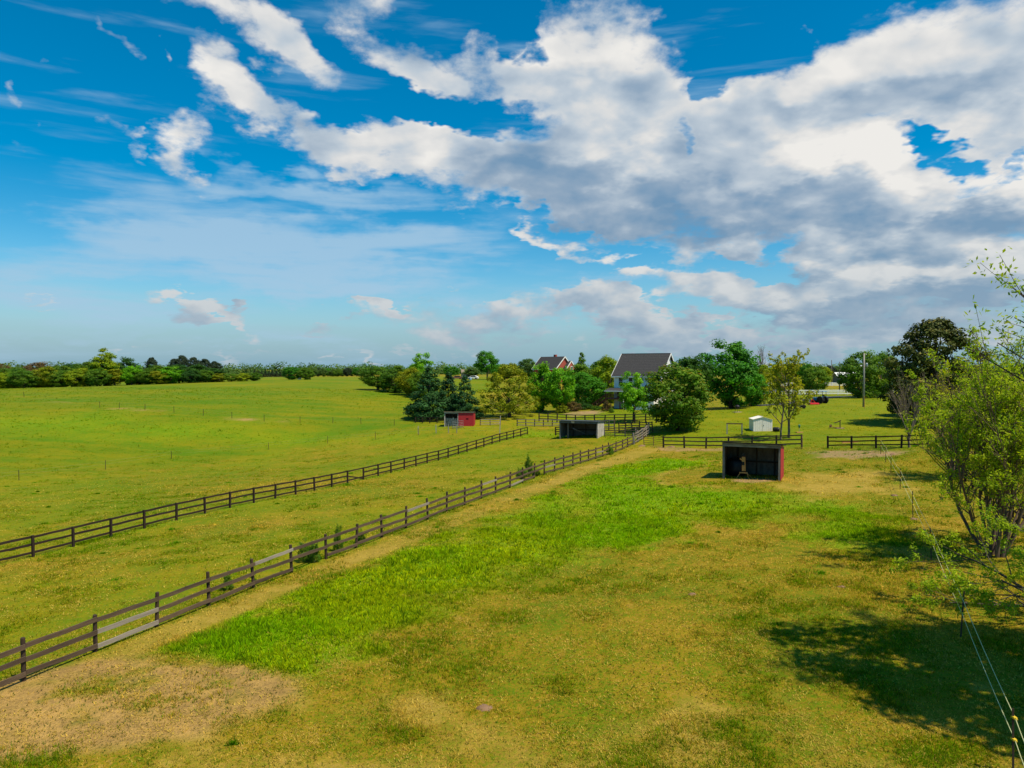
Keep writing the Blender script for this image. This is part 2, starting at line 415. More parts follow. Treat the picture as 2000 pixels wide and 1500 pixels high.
def zones(X, Y):
    n1 = fbm(X / 2.2, Y / 2.2, 21, 4) - 0.5
    n2 = fbm(X / 0.6, Y / 0.6, 31, 3) - 0.5
    n3 = fbm(X / 9.0, Y / 9.0, 41, 3) - 0.5
    def soft(poly, w, jag):
        return np.clip(poly_sd(X, Y, poly) / w + 0.5 + jag * n1 + jag * 0.6 * n2, 0, 1)
    lush = np.clip(soft(LUSH, 1.6, 3.4) * np.clip(np.minimum(poly_sd(X, Y, LUSH) / 6.0, 0.5) + 0.60 + 1.3 * n1 + 1.7 * n3, 0.0, 1), 0, 1)
    edge = np.clip(poly_sd(X, Y, STRIP) / 0.5 + 0.5 + 0.8 * n1, 0, 1)
    lush = np.maximum(lush, 0.9 * soft(LUSH2, 2.0, 2.0))
    lush = np.maximum(lush, 0.7 * soft(LUSH3, 3.0, 2.0))
    lush = np.maximum(lush, 0.55 * np.clip(poly_sd(X, Y, HOLLOW) / 14 + 0.3 + 1.2 * n3, 0, 1))
    bare = soft(BARE, 0.7, 1.3)
    bare = bare * np.clip(0.85 + 1.6 * n3 + 2.0 * n2 + 1.2 * n1 - np.clip((15.5 - Y) / 3, 0, 1), 0, 1)
    dry = np.maximum(edge * np.clip(0.62 + 1.2 * n1 + n3, 0, 0.9), soft(TAN, 3.0, 2.0) * 0.95)
    dry = np.maximum(dry, soft(BOTTOM, 3.0, 3.0) * np.clip(0.55 + 2.2 * n1 + n3, 0, 1))
    pink = np.maximum.reduce([soft(PINK, 1.0, 2.5), soft(PINK2, 1.5, 2.0), soft(PINK3, 0.5, 1.0), 0.7 * soft(PINK4, 0.8, 3.0)])
    def band(line, w):
        d = np.full(X.shape, 1e9)
        for (ax, ay), (bx, by) in zip(line[:-1], line[1:]):
            ex, ey = bx - ax, by - ay
            t = np.clip(((X - ax) * ex + (Y - ay) * ey) / (ex * ex + ey * ey), 0, 1)
            d = np.minimum(d, np.hypot(X - ax - t * ex, Y - ay - t * ey))
        return np.clip(1.0 - d / w + 1.5 * n1 + 1.0 * n2, 0, 1) * (d < w * 2)
    dry = np.maximum(dry, 0.6 * band(HILL_LINE, 0.9) * np.clip(0.5 + 4 * n3, 0, 1))
    dry = np.maximum(dry, 0.85 * band(TRACK, 0.8))
    pink = np.maximum(pink, 0.8 * band(HILL_LINE, 0.8) * np.clip(4 * n3 + 2 * n1, 0, 1))
    lush = np.maximum(lush, 0.75 * band(FENCE2_LINE, 0.55))
    lush = np.maximum(lush, 0.6 * band(FENCE1_LINE, 0.30))
    yard = soft(YARD, 4.0, 1.0)
    yard = np.maximum(yard, np.clip(poly_sd(X, Y, LEFT) / 3 + 0.5, 0, 1) * np.clip(0.62 + 2.0 * n3 + 1.2 * n1, 0, 1))
    hill = np.clip(poly_sd(X, Y, HILL) / 6 + 0.5 + n1, 0, 1)
    return lush * (1 - bare) * (1 - edge), dry, bare, pink, yard, hill

def axis(parts):
    out = []
    for a, b, s in parts:
        out.append(np.arange(a, b, s))
    return np.concatenate(out)
def build_ground():
    gx = np.concatenate([[-6000, -3500, -2000, -1200, -800, -560], axis([(-420, -200, 9), (-200, -70, 2.6), (-70, -30, 0.9), (-30, 32, 0.28), (32, 80, 0.9), (80, 220, 2.8), (220, 420, 9)]), [420, 560, 800, 1200, 2000, 3500, 6000]])
    gy = np.concatenate([[-600, -300, -150, -80, -40, -20, -8, 0, 5], axis([(8, 12, 0.6), (12, 60, 0.28), (60, 110, 0.7), (110, 160, 1.5), (160, 300, 3.0), (300, 420, 8)]), [420, 480, 560, 700, 1000, 1500, 2300, 3500, 5500, 9000]])
    XX, YY = np.meshgrid(gx, gy)
    ZZ = H(XX.ravel(), YY.ravel()).reshape(XX.shape)
    nx, ny = len(gx), len(gy)
    me = bpy.data.meshes.new('ground')
    v = np.stack([XX, YY, ZZ], -1).reshape(-1, 3)
    i = (np.arange(ny - 1)[:, None] * nx + np.arange(nx - 1)[None]).ravel()
    f = np.stack([i, i + 1, i + 1 + nx, i + nx], -1)
    me.vertices.add(len(v)); me.vertices.foreach_set('co', v.ravel())
    me.loops.add(f.size); me.loops.foreach_set('vertex_index', f.ravel())
    me.polygons.add(len(f)); me.polygons.foreach_set('loop_start', np.arange(0, f.size, 4)); me.polygons.foreach_set('loop_total', np.full(len(f), 4))
    me.polygons.foreach_set('use_smooth', np.ones(len(f), bool))
    me.update()
    zs = zones(v[:, 0], v[:, 1])
    for nm, idx in (('zone_a', (0, 1, 2)), ('zone_b', (3, 4, 5))):
        at = me.attributes.new(nm, 'FLOAT_COLOR', 'POINT')
        c = np.ones((len(v), 4), np.float32)
        for k, j in enumerate(idx): c[:, k] = zs[j]
        at.data.foreach_set('color', c.ravel())
    o = bpy.data.objects.new('ground', me); COL.objects.link(o)
    o['kind'] = 'structure'
    return o
ground = build_ground()

def new_mat(name):
    m = bpy.data.materials.new(name); m.use_nodes = True
    t = NT(m.node_tree); t.n.clear()
    out = t.n.new('ShaderNodeOutputMaterial')
    return m, t, out

def ground_material():
    m, t, out = new_mat('pasture')
    pos = t.n.new('ShaderNodeNewGeometry').outputs['Position']
    za = t.node('ShaderNodeSeparateColor', {0: t.node('ShaderNodeAttribute', attribute_name='zone_a').outputs['Color']}).outputs
    zb = t.node('ShaderNodeSeparateColor', {0: t.node('ShaderNodeAttribute', attribute_name='zone_b').outputs['Color']}).outputs
    lush, dry, bare = za[0], za[1], za[2]
    pink, yard, hill = zb[0], zb[1], zb[2]
    big = t.noise(pos, 0.045, 4, 0.55)
    mid = t.noise(pos, 0.30, 5, 0.6)
    sml = t.noise(pos, 1.7, 5, 0.65)
    fin = t.noise(pos, 9.0, 4, 0.7)
    gra = t.noise(pos, 34.0, 3, 0.7)
    st = t.node('ShaderNodeMapping', {'Vector': pos, 'Scale': (0.05, 0.34, 0.3), 'Rotation': (0, 0, R(12))}).outputs[0]
    band = t.noise(st, 1.0, 4, 0.55)
    # short pasture: straw and green in drifts
    g = t.m('ADD', t.m('MULTIPLY', t.m('SUBTRACT', mid, 0.5), 1.2), t.m('MULTIPLY', t.m('SUBTRACT', sml, 0.5), 1.5))
    g = t.m('ADD', g, t.m('MULTIPLY', t.m('SUBTRACT', fin, 0.5), 2.9))
    g = t.m('ADD', g, t.m('MULTIPLY', t.m('SUBTRACT', gra, 0.5), 2.4))
    f1 = t.m('ADD', g, t.m('MULTIPLY', t.m('SUBTRACT', big, 0.5), 1.6))
    f = t.m('ADD', t.m('ADD', f1, 0.48), t.m('MULTIPLY', yard, 0.08))
    past = t.mix(t.ramp(f, 0.05, 0.95), (0.315, 0.200, 0.009), (0.100, 0.162, 0.001))
    past = t.mix(t.ramp(f, -0.35, 0.15, 1.0, 0.0), past, (0.47, 0.30, 0.060))
    yardc = t.mix(t.ramp(f, 0.1, 0.95), (0.265, 0.225, 0.003), (0.115, 0.185, 0.001))
    col = t.mix(yard, past, yardc)
    # the far hayfield: greener, in long soft bands
    fh = t.m('ADD', t.m('MULTIPLY', g, 0.75), t.m('ADD', t.m('MULTIPLY', t.m('SUBTRACT', band, 0.5), 1.5), t.m('MULTIPLY_ADD', t.m('SUBTRACT', big, 0.5), 1.8, 0.5)))
    hillc = t.mix(t.ramp(fh, -0.1, 1.1), (0.215, 0.200, 0.002), (0.072, 0.168, 0.001))
    col = t.mix(hill, col, hillc)
    lushc = t.mix(t.ramp(t.m('ADD', g, 0.5), 0.0, 1.0), (0.230, 0.290, 0.002), (0.110, 0.240, 0.001))
    col = t.mix(lush, col, lushc)
    dryc = t.mix(t.ramp(t.m('ADD', g, 0.5), 0.1, 0.95), (0.43, 0.295, 0.055), (0.27, 0.200, 0.018))
    col = t.mix(dry, col, dryc)
    barec = t.mix(t.ramp(t.m('ADD', g, 0.5), 0.05, 0.95), (0.52, 0.315, 0.090), (0.25, 0.155, 0.048))
    col = t.mix(bare, col, barec)
    pk = t.m('MULTIPLY', pink, t.ramp(t.m('ADD', g, 0.5), 0.1, 0.7, 1.0, 0.35))
    col = t.mix(pk, col, (0.42, 0.235, 0.150))
    col = t.mix(t.ramp(t.m('ADD', t.m('MULTIPLY', gra, 0.5), t.m('MULTIPLY', fin, 0.5)), 0.34, 0.52, 0.6, 0.0), col, (0.045, 0.050, 0.006))
    b = t.node('ShaderNodeBsdfPrincipled', {'Base Color': col, 'Roughness': 0.95, 'Specular IOR Level': 0.1})
    hgt = t.m('ADD', t.m('MULTIPLY', fin, 0.06), t.m('ADD', t.m('MULTIPLY', gra, 0.03), t.m('MULTIPLY', sml, 0.10)))
    bmp = t.node('ShaderNodeBump', {'Height': hgt, 'Strength': 0.9, 'Distance': 1.0})
    t.l.new(bmp.outputs[0], b.inputs['Normal'])
    t.l.new(b.outputs[0], out.inputs[0])
    return m
ground.data.materials.append(ground_material())

# ---------------------------------------------------------------- grass blades
def build_grass():
    rng = np.random.default_rng(11)
    vs, cs = [], []
    def scatter(n, y0, y1, half):
        Y = np.sqrt(rng.random(n) * (y1 ** 2 - y0 ** 2) + y0 ** 2)
        X = (rng.random(n) * 2 - 1) * half * Y
        return X, Y
    # tufts: a centre and a few blades each; farther rings use fewer, broader tufts
    rings = [(12.5, 20, 80000, 4, 1.0), (20, 30, 95000, 4, 1.25), (30, 44, 80000, 4, 1.8), (44, 66, 70000, 3, 2.7), (66, 104, 60000, 3, 4.0), (104, 190, 60000, 2, 7.0)]
    for y0, y1, n, nb, wide in rings:
        X, Y = scatter(n, y0, y1, 0.86)
        lush, dry, bare, pink, yard, hill = zones(X, Y)
        cl = fbm(X / 1.4, Y / 1.4, 77, 3)
        cl2 = fbm(X / 5.0, Y / 5.0, 78, 3)
        keep = rng.random(n) < np.clip(0.40 + 1.6 * (cl - 0.42) + 0.8 * lush - 0.55 * bare - 0.42 * dry - 0.6 * pink - 0.1 * yard, 0.06, 1)
        X, Y, lush, dry, bare, cl, cl2, yard, hill = (q[keep] for q in (X, Y, lush, dry, bare, cl, cl2, yard, hill))
        k = len(X)
        Z = H(X, Y)
        tall = (0.035 + 0.05 * np.clip((cl - 0.45) * 4, 0, 1)) * (1 - 0.3 * yard) + 0.048 * lush * (0.3 + 1.4 * cl)
        tall = tall * (0.7 + 0.6 * rng.random(k)) * (1 + 0.12 * (wide - 1))
        # colour of the tuft
        green = np.clip(0.44 + 1.9 * (cl - 0.5) + 1.6 * (cl2 - 0.5) + 1.2 * (rng.random(k) - 0.5) - 0.75 * dry - 0.25 * bare, 0, 1)[:, None]
        straw = np.array([0.66, 0.43, 0.06]); grn = np.array([0.150, 0.265, 0.002]); lus = np.array([0.190, 0.390, 0.002]); lus2 = np.array([0.42, 0.470, 0.004])
        olive = np.array([0.33, 0.25, 0.006])
        c = np.where(green < 0.5, straw + (olive - straw) * green * 2, olive + (grn - olive) * (green - 0.5) * 2)
        lc = lus + (lus2 - lus) * np.clip(rng.random(k) * 0.8 + (cl2 - 0.5) * 1.6, 0, 1)[:, None]
        c = c * (1 - lush[:, None]) + lc * lush[:, None]
        field = np.maximum(hill, 0.5 * yard)[:, None]
        fc = np.array([0.30, 0.27, 0.003]) + (np.array([0.115, 0.235, 0.002]) - np.array([0.30, 0.27, 0.003])) * np.clip(green + 0.15, 0, 1)
        c = c * (1 - field) + fc * field
        c = c * (0.45 + 1.0 * rng.random((k, 1))) if wide < 3 else c * (0.75 + 0.45 * rng.random((k, 1)))
        weed = rng.random(k) < (0.035 if wide < 3 else 0.008) * np.clip(2.2 * cl2, 0, 2)
        tall = np.where(weed, tall * 1.9 + 0.02, tall)
        c = np.where(weed[:, None], np.array([0.075, 0.155, 0.004]) * (0.7 + 0.6 * rng.random((k, 1))), c)
        for b in range(nb):
            a = rng.random(k) * 2 * math.pi
            lean = tall * (0.35 + 0.9 * rng.random(k))
            sp = (0.02 + 0.03 * rng.random(k)) * wide
            bx, by = X + np.cos(a) * sp, Y + np.sin(a) * sp
            wa = a + math.pi / 2 + rng.normal(0, 0.5, k)
            w = (0.006 + 0.006 * rng.random(k)) * wide * (1 + 0.4 * lush)
            h = tall * (0.6 + 0.6 * rng.random(k))
            p0 = np.stack([bx - np.cos(wa) * w, by - np.sin(wa) * w, Z - 0.01], -1)
            p1 = np.stack([bx + np.cos(wa) * w, by + np.sin(wa) * w, Z - 0.01], -1)
            p2 = np.stack([bx + np.cos(a) * lean, by + np.sin(a) * lean, Z + h], -1)
            vs.append(np.stack([p0, p1, p2], 1).reshape(-1, 3))
            cs.append(np.repeat(c * (0.85 + 0.3 * rng.random((k, 1))), 3, 0))
    # tussocks: rank green clumps that stand out of the short sward
    nt = 130
    tx, ty = scatter(nt, 14, 78, 0.8)
    ok = zones(tx, ty)[2] < 0.3
    tx, ty = tx[ok], ty[ok]
    for x0, y0 in zip(tx, ty):
        wide = 1.0 + y0 / 30
        k = 110; rad = 0.10 + 0.30 * rng.random(); hh = 0.06 + 0.10 * rng.random()
        rr = rad * np.abs(rng.normal(0, 0.55, k)); a0 = rng.random(k) * 6.283
        X = x0 + np.cos(a0) * rr * 1.5; Y = y0 + np.sin(a0) * rr
        Z = H(X, Y); a = rng.random(k) * 6.283; w = (0.006 + 0.006 * rng.random(k)) * wide
        h = hh * (0.5 + 0.8 * rng.random(k)) * (1 - 0.4 * rr / (rad * 1.6 + 1e-6)).clip(0.3, 1); ln = h * (0.4 + 0.6 * rng.random(k))
        vs.append(np.stack([np.stack([X - np.sin(a) * w, Y + np.cos(a) * w, Z - 0.01], -1), np.stack([X + np.sin(a) * w, Y - np.cos(a) * w, Z - 0.01], -1),
                            np.stack([X + np.cos(a) * ln, Y + np.sin(a) * ln, Z + h], -1)], 1).reshape(-1, 3))
        cs.append(np.repeat(np.array([0.10, 0.24, 0.003]) * (0.7 + 0.6 * rng.random()) * (0.7 + 0.6 * rng.random((k, 1))), 3, 0))
    # dead stems lying in the sward, pale ones and dark ones
    for y0, y1, n, wide in ((12.5, 19, 60000, 1.0), (19, 29, 62000, 1.3), (29, 45, 50000, 1.8), (45, 75, 26000, 2.8)):
        X, Y = scatter(n, y0, y1, 0.86)
        lush, dry, bare, pink, yard, hill = zones(X, Y)
        cl = fbm(X / 0.9, Y / 0.9, 91, 3)
        keep = rng.random(n) < np.clip(0.55 + 2.4 * (cl - 0.5) - 0.75 * lush - 0.25 * yard, 0.04, 1)
        X, Y, cl, dry = (q[keep] for q in (X, Y, cl, dry)); k = len(X)
        Z = H(X, Y) + 0.012 * wide
        a = rng.random(k) * 6.283; L = (0.035 + 0.05 * rng.random(k)) * wide ** 0.8; w = (0.006 + 0.007 * rng.random(k)) * wide
        dx, dy = np.cos(a), np.sin(a)
        up = (0.015 + 0.04 * rng.random(k)) * wide ** 0.5
        vs.append(np.stack([np.stack([X - dy * w, Y + dx * w, Z], -1), np.stack([X + dy * w, Y - dx * w, Z], -1), np.stack([X + dx * L, Y + dy * L, Z + up], -1)], 1).reshape(-1, 3))
        pale = rng.random(k) < np.clip(0.45 + 1.6 * (cl - 0.5) + 0.3 * dry, 0.1, 0.95)
        c = np.where(pale[:, None], np.array([0.58, 0.42, 0.075]), np.array([0.085, 0.105, 0.006])) * (0.65 + 0.7 * rng.random((k, 1)))
        cs.append(np.repeat(c, 3, 0))
    v = np.concatenate(vs); c = np.concatenate(cs)
    n = len(v) // 3
    me = bpy.data.meshes.new('grass')
    me.vertices.add(len(v)); me.vertices.foreach_set('co', v.astype(np.float32).ravel())
    me.loops.add(len(v)); me.loops.foreach_set('vertex_index', np.arange(len(v)))
    me.polygons.add(n); me.polygons.foreach_set('loop_start', np.arange(0, len(v), 3)); me.polygons.foreach_set('loop_total', np.full(n, 3))
    me.update()
    at = me.attributes.new('tint', 'FLOAT_COLOR', 'POINT')
    at.data.foreach_set('color', np.concatenate([c, np.ones((len(c), 1))], 1).astype(np.float32).ravel())
    m, t, out = new_mat('grass_blade')
    col = t.node('ShaderNodeAttribute', attribute_name='tint').outputs['Color']
    d = t.node('ShaderNodeBsdfDiffuse', {'Color': col})
    tr = t.node('ShaderNodeBsdfTranslucent', {'Color': col})
    mx = t.node('ShaderNodeMixShader', {0: 0.45, 1: d.outputs[0], 2: tr.outputs[0]})
    t.l.new(mx.outputs[0], out.inputs[0])
    me.materials.append(m)
    o = bpy.data.objects.new('grass', me); COL.objects.link(o)
    o['kind'] = 'stuff'; o['label'] = 'short green and straw coloured grass growing over the paddocks'; o['category'] = 'grass'
    return n
GRASS_TRIS = build_grass()
print('grass triangles', GRASS_TRIS)

# ---------------------------------------------------------------- mesh helpers
class MB:
    def __init__(s):
        s.v, s.f = [], []
    def add(s, vs, fs):
        o = len(s.v)
        s.v += [tuple(p) for p in vs]
        s.f += [tuple(i + o for i in f) for f in fs]
        return s
    def box(s, c, size, rot=None):
        hx, hy, hz = size[0] / 2, size[1] / 2, size[2] / 2
        vs = [Vector((x, y, z)) for z in (-hz, hz) for x, y in ((-hx, -hy), (hx, -hy), (hx, hy), (-hx, hy))]
        if rot is not None:
            q = Euler(rot).to_matrix(); vs = [q @ p for p in vs]
        c = Vector(c)
        return s.add([p + c for p in vs], [(3, 2, 1, 0), (4, 5, 6, 7), (0, 1, 5, 4), (1, 2, 6, 5), (2, 3, 7, 6), (3, 0, 4, 7)])
    def beam(s, a, b, w, h, up=(0, 0, 1)):
        a, b, up = Vector(a), Vector(b), Vector(up)
        d = (b - a).normalized(); r = d.cross(up).normalized(); u = r.cross(d)
        vs = []
        for p in (a, b):
            vs += [p - r * w / 2 - u * h / 2, p + r * w / 2 - u * h / 2, p + r * w / 2 + u * h / 2, p - r * w / 2 + u * h / 2]
        return s.add(vs, [(0, 1, 2, 3), (7, 6, 5, 4), (0, 4, 5, 1), (1, 5, 6, 2), (2, 6, 7, 3), (3, 7, 4, 0)])
    def tube(s, pts, rad, n=6, cap=True):
        pts = [Vector(p) for p in pts]
        if not isinstance(rad, (list, tuple)): rad = [rad] * len(pts)
        rings, prev = [], None
        for i, p in enumerate(pts):
            d = (pts[min(i + 1, len(pts) - 1)] - pts[max(i - 1, 0)]).normalized()
            ref = Vector((1, 0, 0)) if abs(d.x) < 0.8 else Vector((0, 1, 0))
            u = d.cross(ref).normalized(); w = d.cross(u)
            rings.append([p + (u * math.cos(2 * math.pi * k / n) + w * math.sin(2 * math.pi * k / n)) * rad[i] for k in range(n)])
        fs = []
        for i in range(len(rings) - 1):
            for k in range(n):
                a, b = i * n + k, i * n + (k + 1) % n
                fs.append((a, a + n, b + n, b))
        if cap:
            fs.append(tuple(range(n))); fs.append(tuple(reversed(range((len(rings) - 1) * n, len(rings) * n))))
        return s.add([p for r in rings for p in r], fs)
    def prism(s, poly, a, b):
        """poly: list of (y, z), drawn out along x from a to b"""
        n = len(poly)
        vs = [(a, y, z) for y, z in poly] + [(b, y, z) for y, z in poly]
        fs = [tuple(reversed(range(n))), tuple(range(n, 2 * n))] + [(i, (i + 1) % n, n + (i + 1) % n, n + i) for i in range(n)]
        return s.add(vs, fs)
    def mesh(s, name, mat=None, smooth=False):
        me = bpy.data.meshes.new(name)
        me.from_pydata(s.v, [], s.f)
        bm = bmesh.new(); bm.from_mesh(me); bmesh.ops.recalc_face_normals(bm, faces=bm.faces); bm.to_mesh(me); bm.free()
        if smooth: me.polygons.foreach_set('use_smooth', [True] * len(me.polygons))
        if mat is not None: me.materials.append(mat)
        me.update()
        return me
    def build(s, name, mat, parent=None, smooth=False):
        return link(name, s.mesh(name, mat, smooth), parent)

def link(name, data, parent=None):
    o = bpy.data.objects.new(name, data); COL.objects.link(o)
    if parent is not None: o.parent = parent
    return o
def tag(o, label, cat, group=None):
    o['label'] = label; o['category'] = cat
    if group: o['group'] = group
    return o
def thing(name, label, cat, loc, rz=0.0, group=None):
    o = link(name, None); o.location = loc; o.rotation_euler = (0, 0, rz)
    o.empty_display_size = 0.3
    return tag(o, label, cat, group)
def own_mat(o, mat):
    o.material_slots[0].link = 'OBJECT'; o.material_slots[0].material = mat

# ---------------------------------------------------------------- materials
def wood(name, a, b, rough=0.85, scale=3.0, along=(1, 14, 14)):
    m, t, out = new_mat(name)
    tc = t.n.new('ShaderNodeTexCoord').outputs['Object']
    rnd = t.n.new('ShaderNodeObjectInfo').outputs['Random']
    v = t.vm('ADD', tc, t.node('ShaderNodeCombineXYZ', {0: t.m('MULTIPLY', rnd, 37), 1: t.m('MULTIPLY', rnd, 11), 2: 0}).outputs[0])
    g = t.noise(t.node('ShaderNodeMapping', {'Vector': v, 'Scale': along}).outputs[0], scale, 5, 0.65, 0.4)
    bl = t.noise(v, 1.3, 4, 0.6)
    f = t.m('ADD', t.m('MULTIPLY', t.m('SUBTRACT', g, 0.5), 1.3), t.m('MULTIPLY_ADD', t.m('SUBTRACT', bl, 0.5), 1.2, 0.5))
    c = t.mix(t.ramp(f, 0.05, 0.95), a, b)
    c = t.mix(t.m('MULTIPLY', rnd, 0.35), c, t.mix(0.5, c, (0.02, 0.018, 0.016)))
    bs = t.node('ShaderNodeBsdfPrincipled', {'Base Color': c, 'Roughness': rough, 'Specular IOR Level': 0.2})
    bp = t.node('ShaderNodeBump', {'Height': g, 'Strength': 0.4, 'Distance': 0.02})
    t.l.new(bp.outputs[0], bs.inputs['Normal']); t.l.new(bs.outputs[0], out.inputs[0])
    return m
def paint(name, c, var=0.25, rough=0.6, metal=0.0, dirt=(0.12, 0.09, 0.06), dirt_k=0.25, scale=1.5):
    m, t, out = new_mat(name)
    tc = t.n.new('ShaderNodeTexCoord').outputs['Object']
    n = t.noise(tc, scale, 6, 0.65); n2 = t.noise(tc, scale * 9, 4, 0.6)
    k = t.m('ADD', n, t.m('MULTIPLY', t.m('SUBTRACT', n2, 0.5), 0.6))
    col = t.mix(t.ramp(k, 0.3, 0.75), tuple(x * (1 - var) for x in c), c)
    col = t.mix(t.m('MULTIPLY', t.ramp(k, 0.50, 0.78), dirt_k), col, dirt)
    bs = t.node('ShaderNodeBsdfPrincipled', {'Base Color': col, 'Roughness': rough, 'Metallic': metal, 'Specular IOR Level': 0.3})
    t.l.new(bs.outputs[0], out.inputs[0])
    return m
def foliage(name, a, b, tips=None, trans=0.40):
    """leaf colour runs from a to b leaf by leaf; the mesh carries 'tint' (brightness, hue, tip)"""
    m, t, out = new_mat(name)
    at = t.node('ShaderNodeSeparateColor', {0: t.node('ShaderNodeAttribute', attribute_name='tint').outputs['Color']}).outputs
    rnd = t.n.new('ShaderNodeObjectInfo').outputs['Random']
    f = t.m('ADD', at[1], t.m('MULTIPLY', t.m('SUBTRACT', rnd, 0.5), 0.3), clamp=True)
    c = t.mix(f, a, b)
    if tips: c = t.mix(at[2], c, tips)
    c = t.mix(1.0, c, t.node('ShaderNodeCombineColor', {0: at[0], 1: at[0], 2: at[0]}).outputs[0], 'MULTIPLY')
    d = t.node('ShaderNodeBsdfPrincipled', {'Base Color': c, 'Roughness': 0.65, 'Specular IOR Level': 0.18})
    tr = t.node('ShaderNodeBsdfTranslucent', {'Color': t.mix(1.0, c, (1.25, 1.2, 0.6, 1), 'MULTIPLY')})
    mx = t.node('ShaderNodeMixShader', {0: trans, 1: d.outputs[0], 2: tr.outputs[0]})
    t.l.new(mx.outputs[0], out.inputs[0])
    return m
M = {}
M['fence_old'] = wood('weathered_brown_board', (0.045, 0.030, 0.020), (0.170, 0.112, 0.068))
M['fence_pale'] = wood('bleached_board', (0.20, 0.165, 0.125), (0.40, 0.34, 0.27))
M['fence_post'] = wood('dark_post', (0.030, 0.019, 0.012), (0.090, 0.058, 0.036), along=(14, 14, 1))
M['fence_dark'] = wood('creosote_board', (0.018, 0.011, 0.008), (0.050, 0.031, 0.022))
M['fence_mid'] = wood('brown_rail', (0.070, 0.045, 0.028), (0.17, 0.12, 0.075))
M['greywood'] = wood('grey_weathered_wood', (0.10, 0.092, 0.08), (0.30, 0.27, 0.235), along=(12, 12, 1.2))
M['greywood_h'] = wood('grey_weathered_fascia', (0.14, 0.110, 0.08), (0.36, 0.30, 0.23))
M['paleply'] = wood('bleached_plywood', (0.26, 0.235, 0.20), (0.66, 0.62, 0.56), along=(10, 10, 0.8))
M['darkwood'] = wood('old_dark_plank', (0.085, 0.068, 0.050), (0.20, 0.17, 0.135), along=(12, 12, 1.0))
M['redwall'] = paint('barn_red_paint', (0.42, 0.022, 0.030), 0.18, 0.6, dirt=(0.20, 0.05, 0.04), dirt_k=0.45, scale=1.1)
M['roof_dark'] = paint('dark_roofing', (0.035, 0.036, 0.037), 0.4, 0.7, scale=3)
M['roof_metal'] = paint('dull_roof_metal', (0.13, 0.15, 0.155), 0.4, 0.5, 0.4, scale=2)
M['tanwood'] = wood('tan_lumber', (0.50, 0.23, 0.06), (0.72, 0.38, 0.12))
M['white_rail'] = paint('white_vinyl', (0.86, 0.86, 0.84), 0.06, 0.5, dirt_k=0.08)
M['white_wall'] = paint('white_siding', (0.86, 0.85, 0.82), 0.06, 0.6, dirt_k=0.06)
M['white_trim'] = paint('white_trim', (0.80, 0.79, 0.76), 0.05, 0.5, dirt_k=0.05)
M['shed_white'] = paint('white_shed_metal', (0.86, 0.82, 0.74), 0.08, 0.55, dirt=(0.45, 0.36, 0.24), dirt_k=0.3)
M['glass'] = paint('window_glass', (0.03, 0.035, 0.04), 0.2, 0.15, dirt_k=0)
M['black'] = paint('black_plastic', (0.012, 0.012, 0.013), 0.2, 0.5, dirt_k=0.15)
M['deck'] = paint('red_brown_stain', (0.17, 0.050, 0.030), 0.3, 0.7)
M['shingle_house'] = paint('charcoal_shingle', (0.055, 0.053, 0.055), 0.45, 0.9, dirt=(0.10, 0.09, 0.085), dirt_k=0.4, scale=6)
M['brick'] = paint('red_brick', (0.42, 0.085, 0.058), 0.25, 0.85, scale=4)
M['pole'] = wood('utility_pole_wood', (0.26, 0.235, 0.195), (0.42, 0.39, 0.33), along=(10, 10, 0.6))
M['pole_dark'] = wood('brown_utility_pole', (0.10, 0.085, 0.065), (0.19, 0.165, 0.13), along=(10, 10, 0.6))
M['steel'] = paint('galvanised_steel', (0.38, 0.40, 0.41), 0.2, 0.45, 0.7)
M['rust'] = paint('rusty_pipe', (0.20, 0.095, 0.060), 0.35, 0.8)
M['tpost'] = paint('brown_steel_post', (0.055, 0.036, 0.024), 0.3, 0.7)
M['yellow'] = paint('yellow_insulator', (0.72, 0.50, 0.03), 0.1, 0.5, dirt_k=0.1)
M['tape'] = paint('pale_electric_rope', (0.62, 0.62, 0.30), 0.1, 0.6, dirt_k=0.0)
M['wire'] = paint('fence_wire', (0.20, 0.26, 0.10), 0.1, 0.6, dirt_k=0.0)
M['red'] = paint('red_machine_paint', (0.55, 0.015, 0.018), 0.15, 0.35, dirt_k=0.15)
M['blue'] = paint('blue_machine_paint', (0.04, 0.24, 0.52), 0.15, 0.35, dirt_k=0.1)
M['tyre'] = paint('tyre_rubber', (0.022, 0.020, 0.019), 0.3, 0.9)
M['dirt'] = paint('red_clay', (0.27, 0.16, 0.09), 0.35, 0.95, scale=5)
M['asphalt'] = paint('asphalt', (0.050, 0.052, 0.058), 0.25, 0.9, scale=2)
M['sand'] = paint('sandy_drive', (0.46, 0.37, 0.25), 0.2, 0.95, scale=2)
M['bark'] = wood('grey_brown_bark', (0.040, 0.032, 0.024), (0.14, 0.115, 0.09), along=(6, 6, 1), rough=0.95)
M['bark_pale'] = wood('pale_spring_bark', (0.11, 0.085, 0.06), (0.26, 0.205, 0.15), along=(6, 6, 1), rough=0.95)
M['bark_brown'] = wood('brown_twig_bark', (0.075, 0.050, 0.034), (0.19, 0.135, 0.095), along=(6, 6, 1), rough=0.95)
M['bark_dark'] = wood('dark_bark', (0.022, 0.017, 0.013), (0.070, 0.054, 0.040), along=(6, 6, 1), rough=0.95)

